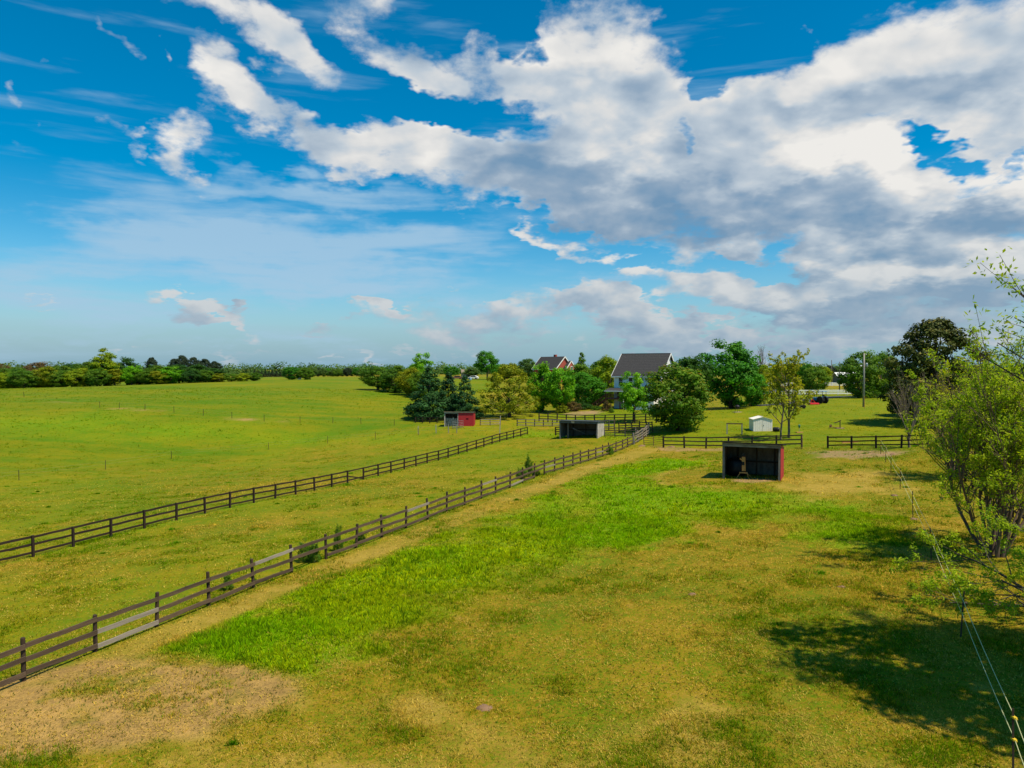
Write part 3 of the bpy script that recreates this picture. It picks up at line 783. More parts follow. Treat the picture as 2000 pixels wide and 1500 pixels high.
FOL = {
    'mid':    foliage('leaf_mid_green', (0.044, 0.146, 0.010), (0.159, 0.262, 0.012)),
    'bright': foliage('leaf_bright_green', (0.061, 0.268, 0.005), (0.232, 0.464, 0.007)),
    'lime':   foliage('leaf_yellow_green', (0.152, 0.262, 0.006), (0.354, 0.403, 0.010)),
    'olive':  foliage('leaf_olive_gold', (0.128, 0.201, 0.005), (0.329, 0.323, 0.006)),
    'dark':   foliage('leaf_dark_green', (0.017, 0.079, 0.012), (0.067, 0.159, 0.015)),
    'cedar':  foliage('needle_blue_green', (0.011, 0.058, 0.020), (0.038, 0.112, 0.018), trans=0.12),
    'maple':  foliage('leaf_bronze_green', (0.044, 0.165, 0.007), (0.134, 0.226, 0.010), tips=(0.268, 0.195, 0.024)),
    'deep':   foliage('leaf_deep_green', (0.029, 0.165, 0.010), (0.098, 0.293, 0.010)),
    'pine':   foliage('needle_dark_olive', (0.032, 0.056, 0.008), (0.098, 0.108, 0.014), tips=(0.25, 0.21, 0.04), trans=0.15),
    'far':    foliage('leaf_far_green', (0.055, 0.140, 0.032), (0.146, 0.232, 0.037)),
    'fardark': foliage('leaf_far_dark', (0.020, 0.042, 0.022), (0.048, 0.070, 0.028), trans=0.15),
    'brown':  foliage('leaf_rusty_brown', (0.104, 0.079, 0.027), (0.183, 0.122, 0.043)),
    'spring': foliage('leaf_spring_yellow', (0.240, 0.290, 0.008), (0.450, 0.440, 0.014), trans=0.45),
    'fresh':  foliage('leaf_fresh_green', (0.134, 0.305, 0.006), (0.451, 0.525, 0.012), trans=0.45),
}

# ---------------------------------------------------------------- vegetation meshes
def leaves_mesh(name, P0, N0, size, rng, narrow=0.6, tint=None, mat=None):
    k = len(P0)
    N0 = N0 / (np.linalg.norm(N0, axis=1, keepdims=True) + 1e-9)
    ref = rng.normal(size=(k, 3))
    T = np.cross(N0, ref); T /= np.linalg.norm(T, axis=1, keepdims=True) + 1e-9
    B = np.cross(N0, T)
    s = (size * (0.6 + 0.8 * rng.random(k)))[:, None]
    v = np.stack([P0 - T * s * 0.5, P0 + B * s * 0.5 * narrow, P0 + T * s * 0.5, P0 - B * s * 0.5 * narrow], 1).reshape(-1, 3)
    me = bpy.data.meshes.new(name)
    me.vertices.add(4 * k); me.vertices.foreach_set('co', v.astype(np.float32).ravel())
    me.loops.add(4 * k); me.loops.foreach_set('vertex_index', np.arange(4 * k))
    me.polygons.add(k); me.polygons.foreach_set('loop_start', np.arange(0, 4 * k, 4)); me.polygons.foreach_set('loop_total', np.full(k, 4))
    me.update()
    c = np.ones((k, 4), np.float32); c[:, :3] = tint
    at = me.attributes.new('tint', 'FLOAT_COLOR', 'POINT'); at.data.foreach_set('color', np.repeat(c, 4, 0).ravel())
    me.materials.append(mat if mat else FOL['mid'])
    return me
def unit(v):
    return v / (np.linalg.norm(v, axis=-1, keepdims=True) + 1e-9)

def crown_clumps(kind, rng):
    """clump centres and radii of a crown on a tree ten metres tall"""
    C, Rr = [], []
    if kind == 'round':
        lobes = unit(rng.normal(size=(7, 3))); amp = rng.random(7) * 0.38
        for _ in range(105):
            d = unit(rng.normal(size=3))
            if d[2] < -0.75: continue
            bump = 0.80 + sum(a * max(0, d @ l) ** 4 for a, l in zip(amp, lobes))
            r = (0.45 + 0.55 * rng.random() ** 0.5) * bump
            C.append((d[0] * 4.0 * r, d[1] * 4.0 * r, 5.55 + d[2] * 4.3 * r)); Rr.append(0.6 + 0.6 * rng.random())
    elif kind == 'bushy':        # foliage right down to the grass
        lobes = unit(rng.normal(size=(8, 3))); amp = rng.random(8) * 0.30
        for _ in range(125):
            d = unit(rng.normal(size=3))
            bump = 0.80 + sum(a * max(0, d @ l) ** 2.5 for a, l in zip(amp, lobes)) * 0.7
            r = (0.5 + 0.5 * rng.random() ** 0.5) * bump
            z = 4.7 + d[2] * 4.9 * r
            q = 1.0 if z > 3 else 0.86
            C.append((d[0] * 4.0 * r * q, d[1] * 4.0 * r * q, max(0.7, z))); Rr.append(0.6 + 0.6 * rng.random())
    elif kind == 'tall':
        lobes = unit(rng.normal(size=(6, 3))); amp = rng.random(6) * 0.25
        for _ in range(95):
            d = unit(rng.normal(size=3))
            bump = 0.75 + sum(a * max(0, d @ l) ** 4 for a, l in zip(amp, lobes))
            r = (0.4 + 0.6 * rng.random() ** 0.5) * bump
            C.append((d[0] * 3.0 * r, d[1] * 3.0 * r, 5.4 + d[2] * 4.6 * r)); Rr.append(0.5 + 0.5 * rng.random())
    elif kind == 'spread':       # broad fountain of fine twigs, skirt near the ground
        for _ in range(190):
            z = 0.9 + 8.7 * rng.random() ** 1.15
            w = 5.2 * float(np.interp((z - 0.9) / 8.7, (0, 0.18, 0.45, 0.7, 0.9, 1), (0.80, 1.0, 0.95, 0.72, 0.40, 0.12))) * (0.88 + 0.24 * rng.random())
            a = rng.random() * 6.283; q = rng.random() ** 0.45
            C.append((math.cos(a) * w * q, math.sin(a) * w * q, z)); Rr.append(0.45 + 0.4 * rng.random())
    elif kind == 'cone':
        for _ in range(190):
            t = rng.random() ** 1.3
            z = 0.5 + 9.3 * t
            w = 3.5 * (1 - t) ** 0.85 * (0.82 + 0.36 * rng.random()) + 0.12
            a = rng.random() * 6.283; q = rng.random() ** 0.35
            C.append((math.cos(a) * w * q, math.sin(a) * w * q, z)); Rr.append(0.30 + 0.45 * (1 - t) + 0.15 * rng.random())
    elif kind == 'pine':
        for _ in range(240):
            t = rng.random()
            z = 1.2 + 8.2 * t
            w = 4.1 * (math.sin(math.pi * (0.24 + 0.74 * t)) ** 0.7) * (0.85 + 0.25 * rng.random())
            a = rng.random() * 6.283; q = 0.35 + 0.65 * rng.random() ** 0.5
            C.append((math.cos(a) * w * q, math.sin(a) * w * q, z)); Rr.append(0.45 + 0.40 * rng.random())
    elif kind == 'shrub':
        for _ in range(55):
            d = unit(rng.normal(size=3)); d[2] = abs(d[2])
            r = 0.35 + 0.65 * rng.random() ** 0.6
            C.append((d[0] * 4.5 * r, d[1] * 4.5 * r, 0.8 + d[2] * 8.6 * r * (0.7 + 0.5 * rng.random()))); Rr.append(0.9 + 0.9 * rng.random())
    return np.array(C), np.array(Rr)

def tree_meshes(kind, seed, n=6500, leaf=0.30):
    rng = np.random.default_rng(seed)
    C, Rr = crown_clumps(kind, rng)
    k = len(C)
    w = Rr ** 2; idx = rng.choice(k, n, p=w / w.sum())
    u = unit(rng.normal(size=(n, 3)))
    rad = rng.random(n) ** 0.42
    sq = np.array([1, 1, 0.72])
    pts = C[idx] + u * (Rr[idx] * rad)[:, None] * sq
    centre = np.array([0, 0, C[:, 2].mean()])
    out = unit(pts - centre)
    nor = u * 0.9 + out * 0.5 + rng.normal(size=(n, 3)) * 0.55 + np.array([0, 0, 0.35])
    cb = 0.78 + 0.44 * rng.random(k); ch = rng.random(k)
    tint = np.stack([cb[idx] * (0.72 + 0.56 * rng.random(n)), np.clip(0.55 * ch[idx] + 0.45 * rng.random(n), 0, 1),
                     np.clip((u[:, 2] * rad - 0.35) * 1.6, 0, 1) * (rng.random(n) < 0.55)], 1)
    pts[:, 2] = np.maximum(pts[:, 2], 0.15)
    crown = leaves_mesh('crown_' + kind, pts, nor, leaf, rng, 0.62, tint)
    mb = MB()
    if kind != 'shrub':
        lean = rng.normal(size=2) * 0.15
        top = 8.6 if kind in ('cone', 'pine') else 5.2
        r0 = 0.20 if kind == 'cone' else 0.26
        tp = [(0, 0, -0.25), (lean[0] * .2, lean[1] * .2, 1.0), (lean[0] * .6, lean[1] * .6, top * 0.5), (lean[0], lean[1], top)]
        mb.tube(tp, [r0 * 1.35, r0, r0 * 0.72, r0 * 0.3], 8)
        for j in rng.choice(k, min(k, 26), replace=False):
            e = C[j]; z0 = min(max(1.1, e[2] * 0.45), top * 0.9)
            f = z0 / top
            s = np.array([lean[0] * f, lean[1] * f, z0]); mid = s * 0.45 + e * 0.55 + rng.normal(size=3) * 0.2 - np.array([0, 0, 0.25])
            rr = r0 * 0.42 * (1 - 0.5 * f)
            mb.tube([s, mid, e], [rr, rr * 0.6, rr * 0.2], 4, cap=False)
    else:
        for j in rng.choice(k, 14, replace=False):
            e = C[j]; mb.tube([(rng.normal() * 0.3, rng.normal() * 0.3, -0.2), e * 0.5, e], [0.14, 0.09, 0.03], 4, cap=False)
    trunk = mb.mesh('trunk_' + kind, M['bark'], True)
    return trunk, crown

VAR = {}
for kd, cnt, n, lf in (('round', 4, 9500, 0.36), ('bushy', 6, 10500, 0.36), ('tall', 3, 8000, 0.34), ('spread', 1, 13000, 0.27), ('cone', 3, 11000, 0.29), ('pine', 2, 20000, 0.26), ('shrub', 3, 2600, 0.62)):
    VAR[kd] = [tree_meshes(kd, 100 + 13 * i + len(kd), n, lf) for i in range(cnt)]
_vi = {}
def tree(name, label, base, height, width, kind, fol, group=None, bark='bark', sink=0.0, cat='tree'):
    """a tree of given height and crown width standing at base"""
    i = _vi.get(kind, 0); _vi[kind] = i + 1
    tm, cm = VAR[kind][i % len(VAR[kind])]
    t = thing(name, label, cat, (base[0], base[1], base[2] - sink), random.random() * 6.28, group)
    nominal = {'round': 7.9, 'bushy': 7.9, 'tall': 6.0, 'spread': 10.0, 'cone': 6.3, 'pine': 8.0, 'shrub': 9.0}[kind]
    s = (width / nominal, width / nominal, height / 9.7)
    a = link('trunk' if kind != 'shrub' else 'stem', tm, t); a.scale = s; own_mat(a, M[bark])
    b = link('crown' if kind != 'shrub' else 'foliage', cm, t); b.scale = s; own_mat(b, FOL[fol])
    return t
def tree_px(name, label, px, top, base, width, Y, kind, fol, **kw):
    """placed by what the photograph shows: column, top row, base row, width in pixels, and distance"""
    g = GY(px, Y)
    zt = P(px, top, Y).z
    return tree(name, label, g, max(1.0, zt - g.z), width / FPX * Y, kind, fol, **kw)

# branching trees whose twigs show
def skeleton(rnd, stems, levels=3, kids=(6, 5, 4), wig=0.16, up=0.10, ratio=0.55, spread=(25, 55), bare_base=0.25, seg=(6, 5, 4, 3)):
    tubes, tips = [], []
    def grow(p, d, L, r, lev):
        n = seg[min(lev, len(seg) - 1)]
        pts, rad, dirs = [p.copy()], [r], [d.copy()]
        for i in range(n):
            d = (d + Vector((rnd.gauss(0, 1), rnd.gauss(0, 1), rnd.gauss(0, 1))) * wig + Vector((0, 0, up))).normalized()
            p = p + d * (L / n)
            pts.append(p.copy()); rad.append(r * (1 - 0.72 * (i + 1) / n)); dirs.append(d.copy())
        tubes.append((pts, rad, lev))
        if lev >= levels:
            tips.append((pts, dirs)); return
        if lev == levels - 1: tips.append((pts[-2:], dirs[-2:]))
        for c in range(kids[min(lev, len(kids) - 1)]):
            t = bare_base + (1 - bare_base) * (c + rnd.random()) / kids[min(lev, len(kids) - 1)]
            t = min(t, 0.98); i = min(int(t * n), n - 1); f = t * n - i
            q = pts[i].lerp(pts[i + 1], f); dd = dirs[i + 1]
            ax = dd.cross(Vector((rnd.gauss(0, 1), rnd.gauss(0, 1), rnd.gauss(0, 1)))).normalized()
            nd = (Matrix.Rotation(R(rnd.uniform(*spread)), 3, ax) @ dd).normalized()
            rr = (rad[i] * (1 - f) + rad[i + 1] * f)
            grow(q, nd, L * ratio * rnd.uniform(0.7, 1.2) * (1.15 - 0.45 * t), rr * 0.58, lev + 1)
    for p, d, L, r, *lv in stems:
        grow(Vector(p), Vector(d).normalized(), L, r, lv[0] if lv else 0)
    return tubes, tips
def twig_tree(name, label, base, stems, fol, bark, seed, leaf=0.16, per=6, clump=0.16, narrow=0.35, density=1.0, cat='tree', group=None, min_r=0.008, keep=None, **kw):
    rnd = random.Random(seed); rng = np.random.default_rng(seed)
    tubes, tips = skeleton(rnd, stems, **kw)
    t = thing(name, label, cat, base, 0, group)
    mb = MB()
    for pts, rad, lev in tubes:
        mb.tube(pts, [max(min_r, r) for r in rad], (8, 6, 4, 3, 3)[min(lev, 4)], cap=False)
    mb.build('trunk', M[bark], t, True)
    pos = []
    for pts, dirs in tips:
        for i in range(1, len(pts)):
            if rnd.random() < density:
                pos.append(pts[i])
    if fol and pos:
        pos = np.array([tuple(p) for p in pos])
        k = len(pos)
        ctr = np.repeat(pos, per, 0)
        u = unit(rng.normal(size=(len(ctr), 3)))
        pp = ctr + u * clump * rng.random((len(ctr), 1)) ** 0.5
        ch = np.repeat(rng.random(k), per)
        tint = np.stack([0.75 + 0.5 * rng.random(len(pp)), np.clip(0.6 * ch + 0.4 * rng.random(len(pp)), 0, 1), np.zeros(len(pp))], 1)
        me = leaves_mesh('crown_' + name, pp, u + np.array([0, 0, 0.5]) + rng.normal(size=pp.shape) * 0.6, leaf, rng, narrow, tint, FOL[fol])
        link('crown', me, t)
    return t

# ---------------------------------------------------------------- fences
def unit_post(name, mat, n=4, chamfer=True):
    mb = MB(); rnd = random.Random(5)
    a0 = math.pi / 4 if n == 4 else 0
    k = 0.7071 if n == 4 else 0.5
    rings = [(-0.25, 1.0), (0.5, 0.99), (0.985, 0.97), (1.0, 0.80)]
    vs = []
    for z, s in rings:
        vs += [(math.cos(a0 + 2 * math.pi * i / n) * k * s, math.sin(a0 + 2 * math.pi * i / n) * k * s, z) for i in range(n)]
    fs = [tuple(range((len(rings) - 1) * n, len(rings) * n))]
    for j in range(len(rings) - 1):
        for i in range(n):
            fs.append((j * n + i, j * n + (i + 1) % n, (j + 1) * n + (i + 1) % n, (j + 1) * n + i))
    mb.add(vs, fs)
    return mb.mesh(name, mat)
def unit_rail(name, mat, seed):
    """one metre of board along x, a little bowed and uneven, one unit deep and high"""
    rnd = random.Random(seed); vs = []
    n = 4
    for i in range(n + 1):
        x = i / n; dz = rnd.uniform(-0.10, 0.10) * (0 < i < n); dy = rnd.uniform(-0.12, 0.12) * (0 < i < n); h = 1 + rnd.uniform(-0.06, 0.06)
        vs += [(x, -0.5 + dy, -0.5 * h + dz), (x, 0.5 + dy, -0.5 * h + dz), (x, 0.5 + dy, 0.5 * h + dz), (x, -0.5 + dy, 0.5 * h + dz)]
    fs = [(3, 2, 1, 0), tuple(4 * n + k for k in range(4))]
    for i in range(n):
        for k in range(4):
            fs.append((4 * i + k, 4 * i + (k + 1) % 4, 4 * i + 4 + (k + 1) % 4, 4 * i + 4 + k))
    return MB().add(vs, fs).mesh(name, mat)
POSTS = {'square': unit_post('post', M['fence_post'], 4), 'round': unit_post('round_post', M['fence_post'], 9)}
RAILS = [unit_rail('rail', M['fence_old'], s) for s in range(4)]
def fence(name, label, pts, height, rails, post=(0.13, 'square'), board=(0.04, 0.14), mats=('fence_post', 'fence_old'), side=-1, group=None,
          pale=(), missing=(), odd=None, jit=0.03, cat='fence', tops=None, seed=1):
    rnd = random.Random(seed)
    o = thing(name, label, cat, pts[0], 0, group)
    b0 = Vector(pts[0])
    n = len(pts)
    rel = [Vector(p) - b0 for p in pts]
    for i, p in enumerate(rel):
        q = link('post', POSTS[post[1]], o)
        hh = height * (1 + rnd.uniform(-jit, jit)) if tops is None else tops[i]
        q.location = p; q.scale = (post[0], post[0], hh)
        d = (rel[min(i + 1, n - 1)] - rel[max(i - 1, 0)])
        q.rotation_euler = (rnd.gauss(0, jit * 0.6), rnd.gauss(0, jit * 0.6), math.atan2(d.y, d.x))
        own_mat(q, M[mats[0]])
    for i in range(n - 1):
        a, b = rel[i], rel[i + 1]
        d = b - a; flat = Vector((d.x, d.y, 0)).normalized(); nrm = Vector((-flat.y, flat.x, 0)) * side
        off = nrm * (post[0] / 2 + board[0] / 2 + 0.003)
        for k, rz in enumerate(rails):
            if (i, k) in missing: continue
            za = rz + rnd.uniform(-jit, jit) * 0.8; zb = rz + rnd.uniform(-jit, jit) * 0.8
            if odd and (i, k) in odd: za, zb = odd[(i, k)]
            pa = a + off + Vector((0, 0, za)) + flat * 0.003; pb = b + off + Vector((0, 0, zb)) - flat * 0.003
            v = pb - pa
            q = link('rail', RAILS[rnd.randrange(4)], o)
            q.location = pa; q.scale = (v.length, board[0], board[1] * rnd.uniform(0.94, 1.05))
            q.rotation_euler = (0, -math.atan2(v.z, math.hypot(v.x, v.y)), math.atan2(v.y, v.x))
            own_mat(q, M['fence_pale' if (i, k) in pale else mats[1]])
            if (i, k) in pale: q['label'] = 'bleached pale replacement rail'
    return o
def along(a, b, n):
    """n posts evenly from pixel a to pixel b on the ground, feet on the terrain"""
    A, B = G(*a), G(*b)
    out = []
    for i in range(n):
        p = A.lerp(B, i / (n - 1)); out.append(Vector((p.x, p.y, Hz(p.x, p.y))))
    return out
def wire_fence(name, label, pts, height, wires, postr=0.03, wirer=0.010, pmat='tpost', wmat='wire', insul=None, seed=1, cat='fence', tops=None):
    rnd = random.Random(seed)
    o = thing(name, label, cat, pts[0])
    b0 = Vector(pts[0]); rel = [Vector(p) - b0 for p in pts]
    mb = MB()      # a studded steel post: a stem with a flange across it
    mb.box((0, 0, 0.40), (1.0, 0.35, 1.3)); mb.box((0, 0.45, 0.40), (0.30, 0.9, 1.28))
    pm = mb.mesh('steel_post', M[pmat])
    mi = MB().box((0, 0, 0), (0.075, 0.11, 0.045)).box((0, -0.075, 0), (0.03, 0.05, 0.03)).mesh('insulator', M[insul]) if insul else None
    for i, p in enumerate(rel):
        q = link('post', pm, o); q.location = p
        hh = tops[i] if tops else height * (1 + rnd.uniform(-0.05, 0.05))
        q.scale = (postr * 2, postr * 2, hh / 1.05); q.rotation_euler = (rnd.gauss(0, 0.03), rnd.gauss(0, 0.03), rnd.uniform(-0.3, 0.3))
        if mi:
            for w in wires:
                c = link('insulator', mi, o); c.location = p + Vector((0, 0, w))
    for w in wires:
        path = []
        for i in range(len(rel) - 1):
            for j in range(4):
                f = j / 4; q = rel[i].lerp(rel[i + 1], f); path.append(q + Vector((0, -0.04, w - 0.10 * 4 * f * (1 - f) * 0.7)))
        path.append(rel[-1] + Vector((0, -0.04, w)))
        MB().tube(path, wirer, 4, cap=False).build('wire', M[wmat], o)
    return o

# ---------------------------------------------------------------- driveway
def strip(name, px_pts, widths, mat, lift):
    ps = [G(*p) for p in px_pts]
    mb = MB(); vs = []
    for i, p in enumerate(ps):
        d = (ps[min(i + 1, len(ps) - 1)] - ps[max(i - 1, 0)]); d.z = 0; d.normalize()
        n = Vector((-d.y, d.x, 0)) * widths[i] / 2
        for k in range(4):
            q = p - n + n * (2 * k / 3)
            vs.append((q.x, q.y, Hz(q.x, q.y) + lift))
    fs = [(4 * i + k, 4 * i + k + 1, 4 * i + 5 + k, 4 * i + 4 + k) for i in range(len(ps) - 1) for k in range(3)]
    mb.add(vs, fs)
    o = mb.build(name, mat, None, True); o['kind'] = 'structure'
    return o
strip('driveway', [(1470, 793), (1500, 791), (1530, 789), (1560, 785), (1590, 780), (1615, 776), (1650, 774), (1740, 773.5), (1900, 773)], [5, 5, 5, 5, 4.6, 4.4, 4.2, 4, 4], M['asphalt'], 0.05)
strip('sandy_apron', [(1425, 790), (1445, 789), (1475, 789)], [3.5, 4.5, 3.5], M['sand'], 0.07)

# ---------------------------------------------------------------- plank paddock fences
def foot(px, Y):
    return GY(px, Y)
fence('board_fence', 'weathered brown three-rail board fence running beside the lush green strip', [foot(x, near_Y(x)) for x in NEAR_X], 1.29, (1.05, 0.65, 0.22),
      post=(0.135, 'round'), board=(0.038, 0.145), mats=('fence_post', 'fence_old'), side=-1,
      pale={(2, 1), (2, 2), (5, 0), (10, 0), (14, 0), (16, 2), (19, 1), (25, 1)}, missing={(6, 2), (18, 2)}, jit=0.05, seed=3)
fence('board_fence', 'dark brown three-rail board fence along the far side of the grass lane', [foot(x, second_Y(x)) for x in SECOND_X], 1.19, (1.10, 0.69, 0.25),
      post=(0.12, 'square'), board=(0.035, 0.125), mats=('fence_dark', 'fence_dark'), side=1, odd={(14, 1): (0.68, 0.10)}, jit=0.02, seed=4)
fence('board_fence', 'dark board fence behind the open shed with the red side wall', along((1296, 874), (1566, 873), 7), 1.38, (1.27, 0.83, 0.38),
      post=(0.16, 'square'), board=(0.045, 0.14), mats=('fence_dark', 'fence_mid'), side=-1, jit=0.03, seed=5)
fence('board_fence', 'dark board fence with a tan plank lying behind it, left of the bare tree', along((1617, 876), (1812, 874), 5), 1.27, (1.17, 0.76, 0.36),
      post=(0.17, 'square'), board=(0.045, 0.12), mats=('fence_dark', 'fence_dark'), side=-1, jit=0.025, seed=6)
ca, cb = G(1818, 876), Vector((27.6, 38.0, 0))
pts = []
for i in range(13):
    p = ca.lerp(cb, i / 12); pts.append(Vector((p.x, p.y, Hz(p.x, p.y))))
fence('board_fence', 'dark three-rail fence running towards the viewer behind the leafing tree', pts, 1.3, (1.17, 0.76, 0.36),
      post=(0.15, 'square'), board=(0.045, 0.12), mats=('fence_dark', 'fence_dark'), side=1, jit=0.03, seed=7)
gate_a, gate_b = G(1566, 873.5), G(1549, 876)
def pipe_gate(label, a, b, h, bars, mat, uprights=2, seed=0, cat='gate', group=None):
    a, b = Vector(a), Vector(b); d = b - a; L = math.hypot(d.x, d.y)
    o = thing('pipe_gate', label, cat, a, math.atan2(d.y, d.x), group)
    s = d.z / L
    MB().tube([(0, 0, 0.15), (0, 0, h), (L, 0, h + s * L), (L, 0, 0.15 + s * L), (0, 0, 0.15)], 0.028, 6, cap=False).build('frame', M[mat], o)
    for i in range(1, bars):
        z = 0.15 + (h - 0.15) * i / bars
        MB().tube([(0, 0, z), (L, 0, z + s * L)], 0.02, 5).build('bar', M[mat], o)
    for i in range(1, uprights + 1):
        x = L * i / (uprights + 1)
        MB().tube([(x, 0.03, 0.15 + s * x), (x, 0.03, h + s * x)], 0.02, 5).build('upright', M[mat], o)
    return o
pipe_gate('brown pipe gate standing open at the end of the fence behind the red-sided shed', gate_a, gate_b + Vector((0.3, -1.6, 0)), 1.25, 5, 'rust', 1)

# corral fences round the grey shed and the house garden
fence('board_fence', 'long brown rail fence below the white house', along((1053, 823), (1282, 826), 13), 1.45, (1.36, 0.92, 0.5), post=(0.16, 'square'), board=(0.04, 0.13),
      mats=('fence_post', 'fence_mid'), side=-1, jit=0.06, seed=8)
fence('board_fence', 'bleached three-rail fence left of the grey shed', along((1010, 832), (1096, 832.5), 6), 1.16, (1.06, 0.62, 0.22), post=(0.15, 'square'), board=(0.04, 0.12),
      mats=('fence_post', 'fence_pale'), side=-1, jit=0.05, seed=9)
fence('board_fence', 'short pale rail fence between the red shed and the yellow-green tree', along((938, 831), (977, 830.5), 3), 1.05, (1.0, 0.6, 0.22), post=(0.13, 'square'), board=(0.04, 0.11),
      mats=('fence_mid', 'fence_pale'), side=-1, jit=0.05, seed=10)
fence('board_fence', 'dark rail fence under the cedars left of the red shed', along((811, 826), (868, 827), 5), 1.05, (0.98, 0.6, 0.25), post=(0.12, 'square'), board=(0.04, 0.12),
      mats=('fence_post', 'fence_dark'), side=-1, jit=0.05, seed=11)
fence('board_fence', 'four-rail brown fence joined to the right side of the grey shed', along((1181, 853), (1262, 853), 5), 1.25, (1.18, 0.86, 0.54, 0.2), post=(0.15, 'round'), board=(0.04, 0.12),
      mats=('fence_pale', 'fence_mid'), side=-1, jit=0.05, seed=12)
fence('board_fence', 'small dark four-rail panel at the left of the grey shed', along((1085, 850), (1096, 850), 2), 1.25, (1.18, 0.86, 0.54, 0.2), post=(0.14, 'square'), board=(0.04, 0.12),
      mats=('fence_dark', 'fence_dark'), side=-1, jit=0.03, seed=13)
fence('board_fence', 'upper rail fence right behind the grey shed roof', along((1178, 840), (1200, 839), 3), 1.45, (1.38, 0.95, 0.5), post=(0.15, 'square'), board=(0.04, 0.12),
      mats=('fence_mid', 'fence_pale'), side=-1, jit=0.05, seed=14)
fence('board_fence', 'crooked weathered corral fence in the shade of the bronze-green tree', along((1209, 845), (1275, 843), 6), 1.4, (1.3, 0.98, 0.66, 0.3), post=(0.17, 'round'), board=(0.045, 0.14),
      mats=('fence_post', 'fence_mid'), side=-1, jit=0.09, seed=15)
fence('board_fence', 'old grey rail chute beside the pink-brown wire gate', [G(1238, 868), G(1246, 863), G(1254, 858), G(1262, 852), G(1267, 848)], 1.5, (1.35, 1.05, 0.7, 0.35), post=(0.24, 'round'), board=(0.05, 0.15),
      mats=('greywood', 'greywood_h'), side=-1, jit=0.09, seed=16)
pipe_gate('brown pipe gate standing in the shade below the bronze-green tree', G(1268, 847), G(1290, 846), 1.25, 5, 'rust', 1)
fence('board_fence', 'sagging rust-coloured rail gate closing the paddock between chute and fence', along((1258, 869), (1296, 872), 3), 1.25, (1.1, 0.85, 0.6, 0.35, 0.15), post=(0.09, 'round'), board=(0.03, 0.05),
      mats=('rust', 'rust'), side=-1, jit=0.06, seed=17, cat='gate')
pipe_gate('pale tube cattle panel propped before the red shed', G(884, 838), G(905, 836), 1.2, 4, 'steel', 1)

# white vinyl fences along the road
def white_fence(label, a, b, n, seed):
    return fence('vinyl_fence', label, along(a, b, n), 1.35, (1.2, 0.78, 0.36), post=(0.15, 'square'), board=(0.05, 0.23), mats=('white_rail', 'white_rail'), side=-1, jit=0.008, seed=seed)
white_fence('nearer white three-rail fence beyond the driveway', (1492, 771.5), (1745, 771), 15, 20)
white_fence('farther white rail fence beyond the green verge, left stretch', (1483, 754.5), (1556, 754), 7, 21)
white_fence('farther white rail fence beyond the two brown utility poles', (1611, 754.2), (1668, 754), 5, 22)
white_fence('far white fence seen between the broad oak and the pine', (1734, 756), (1790, 756), 5, 23)

# ---------------------------------------------------------------- wire fences
wire_fence('electric_fence', 'electric rope fence on brown steel posts with yellow insulators at right', [G(x, y) for x, y in ((2030, 1650), (1979, 1512), (1876.5, 1244), (1819, 1094), (1783, 1013), (1758, 955), (1740, 924), (1730, 903), (1720, 887))],
           1.5, (1.30, 0.80), 0.022, 0.0085, 'tpost', 'tape', 'yellow', 31, tops=[1.5, 1.5, 1.52, 1.45, 1.6, 1.45, 1.45, 1.45, 1.35])
wire_fence('wire_fence', 'sparse wire fence crossing the green field left of the dark fence', [G(x, y) for x, y in ((-60, 948), (37, 938), (206, 917), (335, 896), (525, 878), (640, 866), (733, 858), (817, 850))],
           1.15, (1.05, 0.7), 0.03, 0.007, 'tpost', 'wire', None, 32)
wire_fence('wire_fence', 'thin wire fence on steel posts along the foot of the hill', [G(x, y) for x, y in ((-40, 767), (47, 776), (195, 796), (233, 798), (283, 801), (340, 806), (397, 812), (453, 817), (516, 823), (586, 825), (650, 827), (705, 828), (770, 831))],
           1.15, (1.1, 0.7), 0.035, 0.006, 'tpost', 'wire', None, 33)
wire_fence('wire_fence', 'wire fence on wooden stakes in front of the red shed', [G(x, y) for x, y in ((817, 848), (852, 846), (876, 846), (892, 846), (976, 849))],
           1.2, (1.05, 0.6), 0.06, 0.010, 'pole', 'wire', None, 34, tops=[1.25, 1.3, 1.3, 1.25, 2.9])

